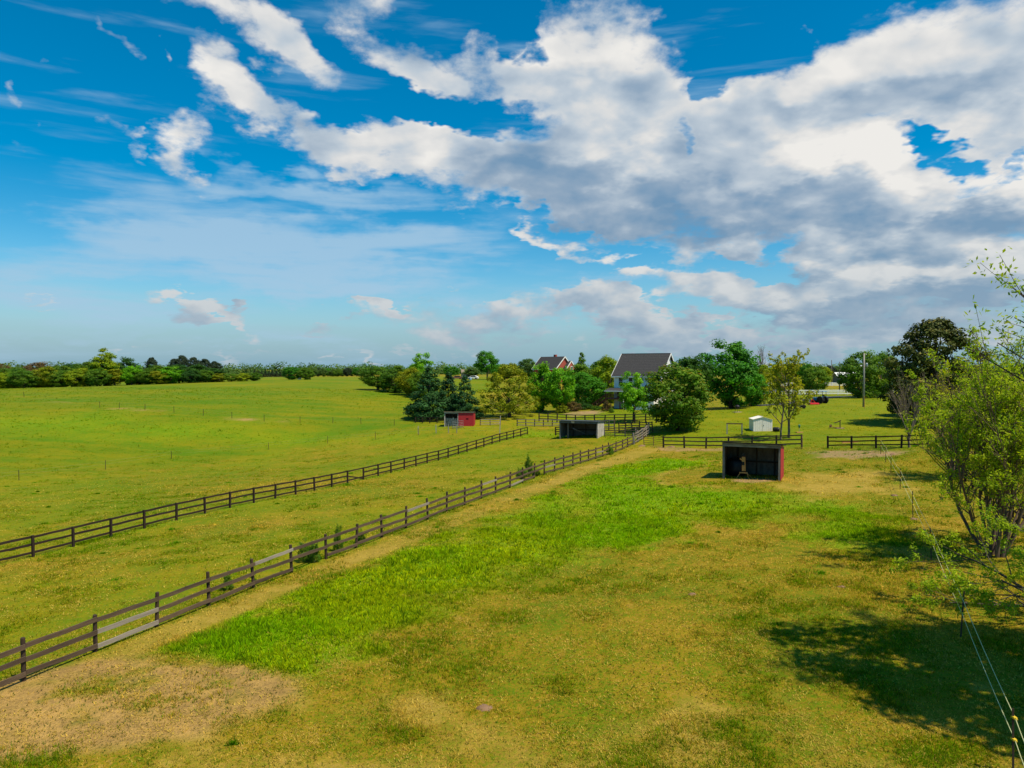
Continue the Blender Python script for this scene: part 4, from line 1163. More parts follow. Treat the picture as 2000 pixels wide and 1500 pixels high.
# ---------------------------------------------------------------- run-in sheds
PHI = R(-22.4)
def open_shed(label, loc, phi, w, d, hf, hb, mats, red_right=True, tattered=False):
    """three walls of upright planks under a roof that falls to the back; the open side looks along -y"""
    o = thing('run_in_shed', label, 'shed', loc, phi)
    rnd = random.Random(int(w * 100))
    hw = w / 2
    for sx in (-1, 1):
        MB().box((sx * (hw - 0.08), 0.08, hf / 2 - 0.12), (0.15, 0.15, hf + 0.14), (0, sx * 0.012, 0)).build('corner_post', M['greywood'], o)
        MB().box((sx * (hw - 0.08), d - 0.10, hb / 2 - 0.12), (0.13, 0.13, hb + 0.0)).build('back_post', M['darkwood'], o)
    # fascia: two boards, one over the other
    for k, (z, hh) in enumerate(((hf - 0.07, 0.13), (hf - 0.215, 0.14))):
        MB().box((0, -0.02 - 0.003 * k, z), (w + 0.06, 0.04, hh)).build('fascia_board', M[mats['fascia']], o)
    # back wall
    n = int(w / 0.30); bw = w / n
    for i in range(n):
        h = hb - 0.06 + rnd.uniform(-0.02, 0.02)
        MB().box((-hw + bw * (i + 0.5), d - 0.02 + rnd.uniform(-0.006, 0.006), h / 2), (bw + 0.004, 0.03, h)).build('plank', M[mats['inner']], o)
    for x in (-0.32, 0.02, 0.34):
        MB().box((x * w, d - 0.10, hb / 2), (0.10, 0.09, hb - 0.05)).build('stud', M['fence_post'], o)
    for z in (0.45 * hb, 0.93 * hb):
        MB().box((0, d - 0.19, z), (w - 0.3, 0.07, 0.13)).build('girt', M['fence_post'], o)
    # side walls: boards with a sloping head
    n = max(4, int(d / 0.42)); bw = d / n
    for sx in (-1, 1):
        for i in range(n):
            y0, y1 = bw * i + 0.004, bw * (i + 1) - 0.004
            z0 = hf + (hb - hf) * y0 / d - 0.06; z1 = hf + (hb - hf) * y1 / d - 0.06
            lo = 0.02 + (rnd.random() * 0.10 if tattered else 0.03 * rnd.random())
            mb = MB().prism([(y0, lo), (y1, lo), (y1, z1), (y0, z0)], sx * hw - 0.014, sx * hw + 0.014)
            mb.build('side_board', M[mats['right'] if sx > 0 else mats['left']], o)
    # roof with purlins under it
    sl = math.atan2(hf - hb, d)
    c = Vector((0, d / 2 - 0.02, (hf + hb) / 2 + 0.05))
    MB().box(c, (w + 0.34, (d + 0.42) / math.cos(sl), 0.045), (-sl, 0, 0)).build('roof', M[mats['roof']], o)
    for y in (0.25, 0.5, 0.75):
        MB().box((0, d * y, hf + (hb - hf) * y - 0.06), (w - 0.05, 0.06, 0.12)).build('purlin', M['darkwood'], o)
    return o
fl, fr = G(1411, 935), G(1523, 937)
PHI = R(-25)
W1 = 4.25
mid = fl + Vector((math.cos(PHI), math.sin(PHI), 0)) * W1 / 2; mid.z = Hz(mid.x, mid.y)
shed1 = open_shed('open plank shed with red side wall and grey fascia, nearest the viewer', (mid.x, mid.y, mid.z - 0.03), PHI, W1, 3.1, 2.80, 2.42,
                  {'fascia': 'greywood_h', 'inner': 'darkwood', 'right': 'redwall', 'left': 'darkwood', 'roof': 'roof_dark'})
def in_shed(s, x, y, z):
    return s.matrix_world @ Vector((x, y, z))
bpy.context.view_layer.update()
# what stands in it: a tan log splitter-like stand and a big dark round bale or tank
st = thing('wooden_stand', 'tan upright stand on splayed legs inside the red-sided shed', 'stand', in_shed(shed1, -0.62, 0.55, 0.03), PHI)
MB().prism([(-0.03, 0.55), (0.03, 0.55), (0.03, 1.0), (-0.03, 1.0)], -0.12, 0.08).build('lower_board', M['tanwood'], st)
MB().prism([(-0.03, 1.28), (0.03, 1.28), (0.03, 1.66), (-0.03, 1.66)], -0.13, 0.09).build('upper_board', M['tanwood'], st)
MB().box((-0.02, 0.04, 1.28), (0.20, 0.05, 1.3)).build('dark_plate', M['black'], st)
MB().beam((-0.12, -0.03, 1.42), (-0.27, -0.05, 1.52), 0.05, 0.10).build('spout', M['tanwood'], st)
MB().beam((0.13, -0.03, 0.56), (0.10, -0.03, 1.66), 0.05, 0.06).build('side_rail', M['tanwood'], st)
MB().box((-0.0, 0, 0.42), (0.60, 0.10, 0.09)).build('foot_bar', M['tanwood'], st)
for a, b in (((-0.26, -0.04, 0.40), (-0.48, -0.25, 0.0)), ((0.26, -0.04, 0.40), (0.42, -0.25, 0.0)), ((0.26, 0.05, 0.40), (0.62, 0.25, 0.0)), ((-0.26, 0.05, 0.40), (-0.46, 0.3, 0.0))):
    MB().beam(a, b, 0.035, 0.035, (0, 1, 0)).build('leg', M['tanwood'], st)
tk = thing('stock_tank', 'big dark round tank in the left corner of the red-sided shed', 'tank', in_shed(shed1, -1.35, 2.0, 0.06), 0)
n = 20
ring = [(0.0, 0.0), (0.70, 0.0), (0.74, 0.5), (0.74, 1.05), (0.60, 1.22), (0.18, 1.36), (0.17, 1.42)]
vs = [(r * math.cos(6.2832 * i / n), r * math.sin(6.2832 * i / n), z) for r, z in ring[1:] for i in range(n)]
fs = [(j * n + i, j * n + (i + 1) % n, (j + 1) * n + (i + 1) % n, (j + 1) * n + i) for j in range(len(ring) - 2) for i in range(n)] + [tuple(reversed(range(n)))]
MB().add(vs, fs).build('shell', M['black'], tk, True)
MB().tube([(0, 0, 1.40), (0, 0, 1.46)], 0.20, 14).build('lid', M['black'], tk)

fl, fr = G(1097, 856.5), G(1163, 857.5)
mid = (fl + fr) / 2
shed2 = open_shed('grey weathered open shed with bleached plywood side in the middle paddock', (mid.x, mid.y, mid.z - 0.03), R(-21), (fr - fl).length + 0.15, 3.6, 2.42, 2.22,
                  {'fascia': 'roof_metal', 'inner': 'darkwood', 'right': 'paleply', 'left': 'greywood', 'roof': 'roof_metal'}, tattered=True)
bpy.context.view_layer.update()
MB().beam((-0.9, 0.4, 1.4), (0.6, 3.2, 0.25), 0.05, 0.12).build('brace', M['greywood'], shed2)
MB().box((-1.55, 0.35, 1.05), (0.10, 0.10, 2.1)).build('prop', M['greywood'], shed2)
MB().box((-0.75, -0.09, 2.32), (0.42, 0.03, 0.34), (0.25, 0, 0)).build('patch', M['paleply'], shed2)

# the red shed: left bay open, right bay boarded in red
def red_shed():
    fl, fr = G(868, 833.5), G(924.5, 833)
    o = thing('run_in_shed', 'small red-fronted shed with an open left bay below the cedars', 'shed', (fl.x, fl.y, fl.z - 0.02), R(-2))
    w = (fr - fl).length; h = 2.42; d = 3.0; hb = 2.15
    x1 = w * 0.475
    for x in (0.06, x1 - 0.05):
        MB().box((x, 0.06, h / 2 - 0.1), (0.12, 0.12, h + 0.1)).build('corner_post', M['paleply'], o)
    n = 6; bw = (w - x1) / n
    for i in range(n):
        if i == 3:
            a = x1 + bw * i + 0.003; b = a + bw - 0.006
            for z0, z1 in ((0.06, 1.20), (1.40, h - 0.10)):
                MB().box(((a + b) / 2, 0, (z0 + z1) / 2), (b - a, 0.03, z1 - z0)).build('red_board', M['redwall'], o)
        else:
            MB().box((x1 + bw * (i + 0.5), 0, (h - 0.04) / 2), (bw - 0.006, 0.03, h - 0.16)).build('red_board', M['redwall'], o)
    MB().box((w / 2, -0.03, h - 0.05), (w + 0.1, 0.04, 0.12)).build('fascia_board', M['paleply'], o)
    MB().box((x1 / 2, -0.025, h - 0.20), (x1 + 0.02, 0.04, 0.15)).build('fascia_board', M['greywood_h'], o)
    n = 12; bw = w / n
    for i in range(n):
        MB().box((bw * (i + 0.5), d, hb / 2), (bw - 0.006, 0.03, hb - 0.05)).build('plank', M['darkwood'], o)
    for x in (0, w):
        for i in range(6):
            y0, y1 = d / 6 * i + 0.003, d / 6 * (i + 1) - 0.003
            MB().prism([(y0, 0.03), (y1, 0.03), (y1, h + (hb - h) * y1 / d - 0.06), (y0, h + (hb - h) * y0 / d - 0.06)], x - 0.013, x + 0.013).build('side_board', M['paleply' if x == 0 else 'redwall'], o)
    sl = math.atan2(h - hb, d)
    MB().box((w / 2, d / 2 - 0.02, (h + hb) / 2 + 0.05), (w + 0.25, d + 0.35, 0.04), (-sl, 0, 0)).build('roof', M['greywood_h'], o)
    # pale boards stacked on edge across the open bay
    for i in range(7):
        x = 0.22 + i * (x1 - 0.42) / 6
        MB().box((x, 0.55 + 0.03 * (i % 3), 0.75 + 0.05 * math.sin(i * 2.1)), (0.24, 0.03, 1.25 + 0.12 * math.sin(i * 3.7)), (0, R(-6 + 2 * (i % 4)), 0)).build('bay_board', M['paleply'], o)
    return o
rs = red_shed()
# black pipe panel leaning across its open bay
hp = thing('cattle_panel', 'black pipe cattle panel leaning across the open bay of the red shed', 'panel', G(870, 838), 0)
for i in range(6):
    MB().tube([(0.35 + 0.38 * i - 0.28, 0.3, 1.45), (0.35 + 0.38 * i, 0.0, 0.32)], 0.030, 5).build('upright', M['black'], hp)
for z, a, b in ((1.22, 0.05, 2.2), (0.95, 0.15, 2.3), (0.34, 0.33, 2.75)):
    MB().tube([(a, 0.22 * (z - 0.3), z), ((a + b) / 2, 0.22 * (z - 0.3), z - (0.06 if z < 0.5 else 0)), (b, 0.22 * (z - 0.3), z)], 0.030, 5).build('bar', M['black'], hp)
for x in (0.4, 2.0):
    MB().tube([(x, 0, 0.34), (x, -0.05, -0.15)], 0.03, 5).build('leg', M['greywood'], hp)

# ---------------------------------------------------------------- white house
def window(parent, x, z, w, h, y=-0.03, bars=1):
    f = MB().box((x, y, z + h / 2 + 0.05), (w + 0.16, 0.05, 0.08)).box((x, y, z - h / 2 - 0.05), (w + 0.20, 0.07, 0.08)) \
        .box((x - w / 2 - 0.04, y, z), (0.08, 0.05, h + 0.02)).box((x + w / 2 + 0.04, y, z), (0.08, 0.05, h + 0.02)).box((x, y, z), (w, 0.04, 0.05)).build('window', M['white_trim'], parent)
    for s in (-1, 1):
        MB().box((x, y + 0.012, z + s * (h / 4 + 0.012)), (w, 0.02, h / 2 - 0.03)).build('pane', M['glass'], f)
    return f
def white_house():
    c = GY(1199.5, 137)
    L, D, e, rise = 9.2, 10.5, 6.75, 4.0
    o = thing('house', 'white two-storey house with dark shingle roof behind the trees', 'house', (c.x, c.y, c.z - 0.2), R(-29))
    # walls as clapboards: each course its own board on the front, plain sides
    mb = MB().prism([(0.02, 0), (D, 0), (D, e), (D / 2, e + rise), (0.02, e)], 0.02, L - 0.02); mb.build('wall', M['white_wall'], o)
    nb = 36; bh = e / nb
    for i in range(nb):
        MB().prism([(0.0, bh * i), (-0.028, bh * i + 0.004), (-0.006, bh * (i + 1) - 0.002), (0.0, bh * (i + 1) - 0.002)], 0, L).build('clapboard', M['white_wall'], o)
    for k, (y0, y1) in enumerate(((-0.45, D / 2), (D + 0.45, D / 2))):
        z0 = e - 0.45 * rise / (D / 2); z1 = e + rise
        n = 14
        for i in range(n):
            f0, f1 = i / n, (i + 1) / n
            ya, yb = y0 + (y1 - y0) * f0, y0 + (y1 - y0) * (f1 + 0.015); za, zb = z0 + (z1 - z0) * f0, z0 + (z1 - z0) * (f1 + 0.015)
            MB().prism([(ya, za + 0.10), (yb, zb + 0.075), (yb, zb + 0.03), (ya, za + 0.03)], -0.4, L + 0.4).build('shingle_course', M['shingle_house'], o)
    MB().box((L / 2, -0.46, e - 0.42), (L + 0.8, 0.04, 0.22)).build('gutter', M['white_trim'], o)
    for x in (-0.42, L + 0.42):
        for s in (0, 1):
            a = (x, -0.45 if s == 0 else D + 0.45, e - 0.36); b = (x, D / 2, e + rise)
            MB().beam(a, b, 0.05, 0.30).build('rake_board', M['white_trim'], o)
    for x, z in ((1.35, 5.45), (3.35, 5.45), (1.0, 3.9 - 1.05), (7.9, 5.45)):
        window(o, x, z, 0.75, 1.35)
    # arched window
    f = MB(); n = 10
    ring = [(5.4 + 0.62 * math.cos(math.pi * i / n), 5.55 + 0.62 * math.sin(math.pi * i / n)) for i in range(n + 1)]
    f.add([(x, -0.02, z) for x, z in ring] + [(x, -0.06, z) for x, z in ring], [tuple(range(n + 1)), tuple(reversed(range(n + 1, 2 * n + 2)))] + [(i, i + 1, n + 2 + i, n + 1 + i) for i in range(n)])
    fo = f.build('arched_window', M['white_trim'], o)
    g = MB(); ring = [(5.4 + 0.52 * math.cos(math.pi * i / n), 5.60 + 0.50 * math.sin(math.pi * i / n)) for i in range(n + 1)]
    g.add([(x, -0.068, z) for x, z in ring], [tuple(range(n + 1))]); g.build('pane', M['glass'], fo)
    for a in (45, 90, 135):
        MB().beam((5.4, -0.072, 5.6), (5.4 + 0.5 * math.cos(R(a)), -0.072, 5.6 + 0.49 * math.sin(R(a))), 0.03, 0.03, (0, 1, 0)).build('muntin', M['white_trim'], fo)
    # lower front wing and porch
    MB().prism([(-2.6, 0), (-0.03, 0), (-0.03, 4.35), (-2.6, 3.75)], 3.2, L - 0.5).build('front_wing', M['white_wall'], o)
    MB().prism([(-2.95, 3.72), (-0.02, 4.42), (-0.02, 4.50), (-2.95, 3.82)], 3.0, L - 0.3).build('wing_roof', M['shingle_house'], o)
    for x in (4.6, 6.6):
        window(o, x, 2.3, 0.9, 1.3, -2.63)
    MB().prism([(-2.9, 3.62), (-0.02, 4.12), (-0.02, 4.20), (-2.9, 3.72)], -0.9, 2.9).build('porch_roof', M['shingle_house'], o)
    MB().box((1.0, -2.92, 3.62), (3.8, 0.05, 0.18)).build('porch_gutter', M['white_trim'], o)
    for x in (-0.7, 2.6):
        MB().box((x, -2.7, 1.75), (0.14, 0.14, 3.6)).build('porch_post', M['deck'], o)
    MB().box((1.0, -1.45, 2.15), (3.6, 2.7, 0.18)).build('deck', M['deck'], o)
    for z in (2.45, 2.75, 3.05):
        MB().box((1.0, -2.78, z), (3.6, 0.06, 0.06)).build('deck_rail', M['deck'], o)
    for i in range(15):
        MB().box((-0.65 + i * 0.235, -2.78, 2.68), (0.05, 0.05, 0.85)).build('baluster', M['deck'], o)
    # stair down to the left
    for s in (-0.55, 0.55):
        MB().beam((-0.7, -2.0 + s, 2.15), (-3.6, -2.0 + s, 0.1), 0.06, 0.28).build('stringer', M['deck'], o)
        MB().beam((-0.7, -2.0 + s, 3.05), (-3.6, -2.0 + s, 1.0), 0.06, 0.10).build('handrail', M['deck'], o)
        for q in range(4):
            x = -0.8 - 0.9 * q; z = 2.15 - 2.05 * (0.1 + 0.9 * q) / 2.9
            MB().box((x, -2.0 + s, z + 0.45), (0.07, 0.07, 0.95)).build('stair_post', M['deck'], o)
    for i in range(11):
        f = (i + 0.5) / 11
        MB().box((-0.7 - 2.9 * f, -2.0, 2.2 - 2.05 * f), (0.28, 1.1, 0.05)).build('tread', M['deck'], o)
    for i, x in enumerate((2.2, 3.05)):
        MB().box((x, -2.72, 1.05), (0.16, 0.16, 2.1)).build('deck_post', M['deck'], o)
    MB().tube([(2.9, -2.9, 3.6), (2.6, -2.95, 3.45), (2.95, -2.9, 3.25), (2.95, -2.9, 0.2)], 0.06, 6).build('downspout', M['white_trim'], o)
    return o
white_house()

def brick_house():
    c = GY(1102, 252)
    L, D, e, rise = 11.5, 8.2, 5.1, 4.0
    o = thing('house', 'red brick house with grey roof and white gable trim on the hill', 'house', (c.x, c.y, c.z - 0.6), R(-48))
    h0 = P(1098, 697, 252).z - c.z + 0.6
    e = h0 - rise
    MB().prism([(-D / 2, 0), (D / 2, 0), (D / 2, e), (0, e + rise), (-D / 2, e)], -L, 0).build('wall', M['brick'], o)
    for s in (-1, 1):
        MB().prism([(s * (D / 2 + 0.45), e - 0.42 + 0.06), (0, e + rise + 0.06), (0, e + rise + 0.16), (s * (D / 2 + 0.45), e - 0.42 + 0.20)], -L - 0.4, 0.4).build('roof', M['shingle_house'], o)
        MB().beam((0.42, s * (D / 2 + 0.5), e - 0.4), (0.42, 0, e + rise + 0.04), 0.06, 0.34).build('rake_board', M['white_trim'], o)
        MB().beam((-L - 0.42, s * (D / 2 + 0.5), e - 0.4), (-L - 0.42, 0, e + rise + 0.04), 0.06, 0.34).build('rake_board', M['white_trim'], o)
    MB().box((-L / 2, -D / 2 - 0.48, e - 0.42), (L + 0.8, 0.06, 0.25)).build('gutter', M['white_trim'], o)
    # front gable bay
    b = MB().prism([(-0.6, 0), (4.4, 0), (4.4, e - 0.2), (1.9, e + 2.4), (-0.6, e - 0.2)], 0.02, 1.6).build('gable_bay', M['brick'], o)
    for s, y in ((-1, -0.9), (1, 4.7)):
        MB().beam((1.72, y, e - 0.55), (1.72, 1.9, e + 2.5), 0.08, 0.34).build('bay_rake', M['white_trim'], b)
        MB().prism([(y, e - 0.42), (1.9, e + 2.5), (1.9, e + 2.6), (y, e - 0.28)], 0.05, 1.75).build('bay_roof', M['shingle_house'], b)
    def gwin(x, y, z, w, h):
        f = MB().box((x, y, z), (0.06, w + 0.3, h + 0.3)).build('window', M['white_trim'], o)
        for s in (-1, 1):
            MB().box((x + 0.03, y, z + s * h / 4), (0.03, w, h / 2 - 0.06)).build('pane', M['glass'], f)
    gwin(1.63, 2.2, e - 0.3, 0.9, 1.7); gwin(1.63, 2.2, e - 3.4, 0.9, 1.5); gwin(0.03, -2.2, e - 1.0, 0.9, 1.4)
    MB().box((1.7, 4.30, e / 2 - 0.2), (0.10, 0.35, e)).build('corner_board', M['white_trim'], o)
    MB().box((-6, 1.6, e + rise - 0.4), (1.0, 0.8, 2.6)).build('chimney', M['brick'], o)
    # white dormer end at the far left
    MB().prism([(-D / 2 - 0.04, e - 1.0), (-0.4, e - 1.0), (-0.4, e + rise - 0.5)], -L - 0.30, -L - 0.02).build('white_gable', M['white_wall'], o)
    return o
brick_house()

def far_barn():
    c = GY(1660, 300)
    o = thing('barn', 'pale metal-roofed barn beyond the far white fence', 'barn', (c.x, c.y, c.z - 0.3), R(-8))
    zt = P(1660, 728, 300).z - c.z + 0.3
    MB().prism([(0, 0), (9, 0), (9, zt * 0.62), (4.5, zt), (0, zt * 0.62)], -4.5, 5).build('wall', M['pole_dark'], o)
    for s in (-1, 1):
        MB().prism([(4.5 + s * 5.2, zt * 0.62 - 0.2), (4.5, zt + 0.05), (4.5, zt + 0.15), (4.5 + s * 5.2, zt * 0.62 - 0.08)], -5.0, 5.5).build('roof', M['white_trim'], o)
    MB().box((0, -0.04, zt * 0.28), (3.2, 0.05, zt * 0.5)).build('door', M['black'], o)
    return o
far_barn()

# ---------------------------------------------------------------- little white shed and yard things
def white_shed():
    a, b = G(1471, 842.5), G(1509.5, 843)
    w = (b - a).length; o = thing('garden_shed', 'small white metal garden shed under the spring tree', 'shed', (a.x, a.y, a.z - 0.03), R(-6))
    h, rise, d = 1.62, 0.34, 2.4
    n = 9; bw = w / n
    for i in range(n):
        x0, x1 = bw * i, bw * (i + 1)
        z = lambda x: h + rise * (1 - abs(x - w / 2) / (w / 2))
        MB().add([(x0 + .004, 0, 0), (x1 - .004, 0, 0), (x1 - .004, 0, z(x1)), (x0 + .004, 0, z(x0)), (x0 + .03, -0.02, 0), (x1 - .03, -0.02, 0), (x1 - .03, -0.02, z(x1)), (x0 + .03, -0.02, z(x0))],
                 [(4, 5, 6, 7), (0, 4, 7, 3), (5, 1, 2, 6), (0, 1, 5, 4), (3, 7, 6, 2), (0, 3, 2, 1)]).build('front_panel', M['shed_white'], o)
    for x in (0.012, w - 0.012):
        MB().box((x, d / 2, h / 2), (0.02, d, h)).build('side_wall', M['shed_white'], o)
    MB().box((w / 2, d, h / 2), (w, 0.02, h)).build('back_wall', M['shed_white'], o)
    for s in (-1, 1):
        a0 = math.atan2(rise, w / 2)
        MB().box((w / 2 + s * w / 4, d / 2 - 0.02, h + rise / 2 + 0.035), (w / 2 / math.cos(a0) + 0.12, d + 0.2, 0.03), (0, s * a0, 0)).build('roof', M['shed_white'], o)
    MB().box((w / 2, -0.026, 0.80), (0.012, 0.012, 1.55)).build('door_gap', M['black'], o)
    MB().box((w / 2 + 0.1, -0.05, 0.85), (0.03, 0.05, 0.14)).build('handle', M['steel'], o)
    return o
white_shed()
def lathe(prof, n=16):
    vs = [(r * math.cos(6.28318 * i / n), r * math.sin(6.28318 * i / n), z) for r, z in prof for i in range(n)]
    fs = [(j * n + i, j * n + (i + 1) % n, (j + 1) * n + (i + 1) % n, (j + 1) * n + i) for j in range(len(prof) - 1) for i in range(n)]
    fs += [tuple(reversed(range(n))), tuple(range((len(prof) - 1) * n, len(prof) * n))]
    return MB().add(vs, fs)
br = thing('barrel', 'black plastic barrel lying at the right of the white garden shed', 'barrel', G(1513, 842.5) + Vector((0.1, -0.3, 0)), 0)
bb = lathe([(0.20, -0.42), (0.27, -0.38), (0.30, -0.2), (0.31, 0.0), (0.30, 0.2), (0.27, 0.38), (0.20, 0.42)]).build('shell', M['black'], br, True)
bb.rotation_euler = (R(90), 0, R(60)); bb.location = (0, 0, 0.28)
for z in (-0.2, 0.2):
    q = lathe([(0.30, z - 0.03), (0.335, z - 0.02), (0.335, z + 0.02), (0.30, z + 0.03)]).build('hoop', M['tyre'], bb)
a, b = G(1420, 848), G(1449, 848)
fr_ = thing('timber_goalpost', 'bare timber goal-like frame standing on the lawn left of the white shed', 'goalpost', a, math.atan2(b.y - a.y, b.x - a.x))
Lf = (b - a).length
for x in (0, Lf):
    MB().box((x, 0, 0.62), (0.15, 0.15, 1.45)).build('post', M['pole'], fr_)
MB().box((Lf / 2, 0, 1.40), (Lf + 0.2, 0.12, 0.14)).build('crossbeam', M['fence_old'], fr_)
gr = thing('fire_grill', 'small dark barbecue grill on a dirt patch below the big trees', 'grill', G(1440, 805), 0.3)
lathe([(0.10, 0.55), (0.34, 0.68), (0.42, 0.85), (0.42, 0.95), (0.36, 1.10), (0.12, 1.24)], 12).build('bowl', M['black'], gr, True)
for k in range(3):
    MB().tube([(0.2 * math.cos(k * 2.1), 0.2 * math.sin(k * 2.1), 0.7), (0.5 * math.cos(k * 2.1), 0.5 * math.sin(k * 2.1), -0.03)], 0.03, 5).build('leg', M['black'], gr)
MB().box((0, 0, 0.02), (1.5, 1.1, 0.05)).build('base_slab', M['sand'], gr)
bf = thing('bird_feeder', 'teal bird feeder on a thin pole above a flat wooden board', 'bird feeder', G(1561, 845), 0)
MB().tube([(0, 0, -0.1), (0, 0, 0.75)], 0.03, 5).build('pole', M['steel'], bf)
lathe([(0.04, 0.62), (0.12, 0.66), (0.12, 0.9), (0.17, 0.93), (0.03, 1.05)], 10).build('hopper', paint('teal_plastic', (0.02, 0.22, 0.22), 0.1, 0.5), bf, True)
MB().box((0, -0.1, 0.04), (0.85, 0.45, 0.12)).build('board', M['tanwood'], bf)
pk = thing('lumber_plank', 'long tan plank lying on the grass behind the dark fence', 'plank', G(1645, 866), R(-2))
MB().box((0.85, 0, 0.14), (1.75, 0.14, 0.30)).build('board', M['tanwood'], pk)
for x in (0.15, 1.55):
    MB().box((x, 0.09, 0.10), (0.1, 0.2, 0.24)).build('block', M['tanwood'], pk)
pl = thing('plough', 'rusty antique plough displayed on a pink slab in the lawn', 'plough', G(1636, 837), R(-4))
MB().box((0.30, 0, 0.05), (1.0, 0.45, 0.10)).build('slab', paint('pink_stone', (0.45, 0.28, 0.22), 0.2, 0.9), pl)
MB().tube([(-1.0, 0, 0.35), (-0.75, 0, 0.2), (-0.2, 0, 0.10), (0.25, 0, 0.12)], 0.05, 6).build('beam', M['rust'], pl)
MB().tube([(-0.45, 0, 0.75), (-0.1, 0, 0.85), (0.2, 0, 0.98), (0.42, 0, 1.10)], 0.06, 6).build('handle', M['tpost'], pl)
MB().tube([(0.32, 0, 0.1), (0.30, 0, 1.0)], 0.06, 6).build('upright', M['tpost'], pl)
MB().add([(-1.1, -0.03, 0.1), (-0.75, 0.12, 0.15), (-0.7, 0.1, 0.5), (-1.0, 0.02, 0.55), (-1.1, 0.05, 0.1), (-0.75, 0.2, 0.15), (-0.7, 0.18, 0.5), (-1.0, 0.1, 0.55)],
         [(0, 1, 2, 3), (7, 6, 5, 4), (0, 4, 5, 1), (1, 5, 6, 2), (2, 6, 7, 3), (3, 7, 4, 0)]).build('mouldboard', M['rust'], pl)

# ---------------------------------------------------------------- tractor and mowing deck
def wheel(parent, x, y, r, w, hub):
    tl = lathe([(r * 0.55, -w / 2), (r * 0.92, -w / 2), (r, -w * 0.35), (r, w * 0.35), (r * 0.92, w / 2), (r * 0.55, w / 2)], 20).build('wheel', M['tyre'], parent, False)
    tl.rotation_euler = (0, R(90), 0); tl.location = (x, y, r)
    lathe([(r * 0.12, -w * 0.42), (r * 0.54, -w * 0.36), (r * 0.54, w * 0.36), (r * 0.12, w * 0.42)], 14).build('rim', M[hub], tl, True)
    for k in range(12):
        a = 6.28318 * k / 12
        MB().box((math.cos(a) * r, math.sin(a) * r, 0), (0.05, 0.06, w * 0.9), (0, 0, a)).build('lug', M['tyre'], tl)
tr = thing('tractor', 'blue farm tractor parked on the lawn by the driveway', 'tractor', G(1602, 788), R(28))
MB().box((0, 0.9, 0.85), (0.65, 1.5, 0.55)).build('bonnet', M['blue'], tr)
MB().box((0, 1.66, 0.82), (0.62, 0.04, 0.45)).build('grille', M['black'], tr)
MB().box((0, -0.2, 0.75), (0.5, 1.2, 0.5)).build('chassis', M['black'], tr)
MB().box((0, -0.45, 1.15), (0.5, 0.5, 0.12)).box((0, -0.72, 1.4), (0.5, 0.1, 0.5)).build('seat', M['black'], tr)
for sx in (-1, 1):
    MB().box((sx * 0.62, -0.5, 1.28), (0.38, 0.95, 0.08)).build('fender', M['blue'], tr)
    MB().tube([(sx * 0.5, -0.85, 1.0), (sx * 0.5, -0.85, 2.25)], 0.05, 6).build('roll_bar_post', M['black'], tr)
MB().box((0, -0.5, 2.30), (1.15, 1.2, 0.09)).build('canopy', M['blue'], tr)
MB().tube([(0, 0.1, 1.15), (0, -0.1, 1.45)], 0.025, 5).build('steering_column', M['black'], tr)
MB().tube([(0.2, 1.0, 1.1), (0.2, 1.0, 1.9)], 0.035, 6).build('exhaust', M['black'], tr)
for sx in (-1, 1):
    wheel(tr, sx * 0.68, -0.5, 0.68, 0.36, 'white_trim'); wheel(tr, sx * 0.58, 1.25, 0.40, 0.24, 'white_trim')
mw = thing('mower_deck', 'bright red finishing mower deck beside the blue tractor', 'mower', G(1588, 790.5), R(12))
MB().add([(-0.95, -0.55, 0.10), (0.95, -0.55, 0.10), (0.95, 0.55, 0.10), (-0.95, 0.55, 0.10), (-0.85, -0.45, 0.36), (0.85, -0.45, 0.36), (0.85, 0.45, 0.36), (-0.85, 0.45, 0.36)],
         [(0, 1, 5, 4), (1, 2, 6, 5), (2, 3, 7, 6), (3, 0, 4, 7), (4, 5, 6, 7), (3, 2, 1, 0)]).build('deck', M['red'], mw)
MB().beam((-0.5, 0, 0.36), (-0.15, 0.1, 1.0), 0.06, 0.08).beam((0.5, 0, 0.36), (-0.15, 0.1, 1.0), 0.06, 0.08).build('hitch_frame', M['red'], mw)
for x in (-1.05, 1.05):
    q = lathe([(0.06, -0.05), (0.13, -0.05), (0.14, 0), (0.13, 0.05), (0.06, 0.05)], 10).build('caster', M['tyre'], mw); q.rotation_euler = (0, R(90), 0); q.location = (x, -0.3, 0.14)
rm = thing('riding_mower', 'dark riding mower half hidden by the spring tree', 'mower', G(1563, 797.5), R(70))
MB().box((0, 0.45, 0.62), (0.55, 0.8, 0.42)).build('bonnet', M['black'], rm)
MB().box((0, -0.45, 0.42), (0.75, 0.9, 0.2)).build('body', M['black'], rm)
MB().box((0, -0.45, 0.72), (0.45, 0.42, 0.10)).box((0, -0.68, 0.92), (0.45, 0.08, 0.42)).build('seat', M['rust'], rm)
MB().box((0, 0.05, 0.22), (1.1, 0.7, 0.14)).build('deck', M['tpost'], rm)
for sx in (-1, 1):
    wheel(rm, sx * 0.45, -0.55, 0.30, 0.22, 'white_trim'); wheel(rm, sx * 0.40, 0.65, 0.20, 0.16, 'white_trim')

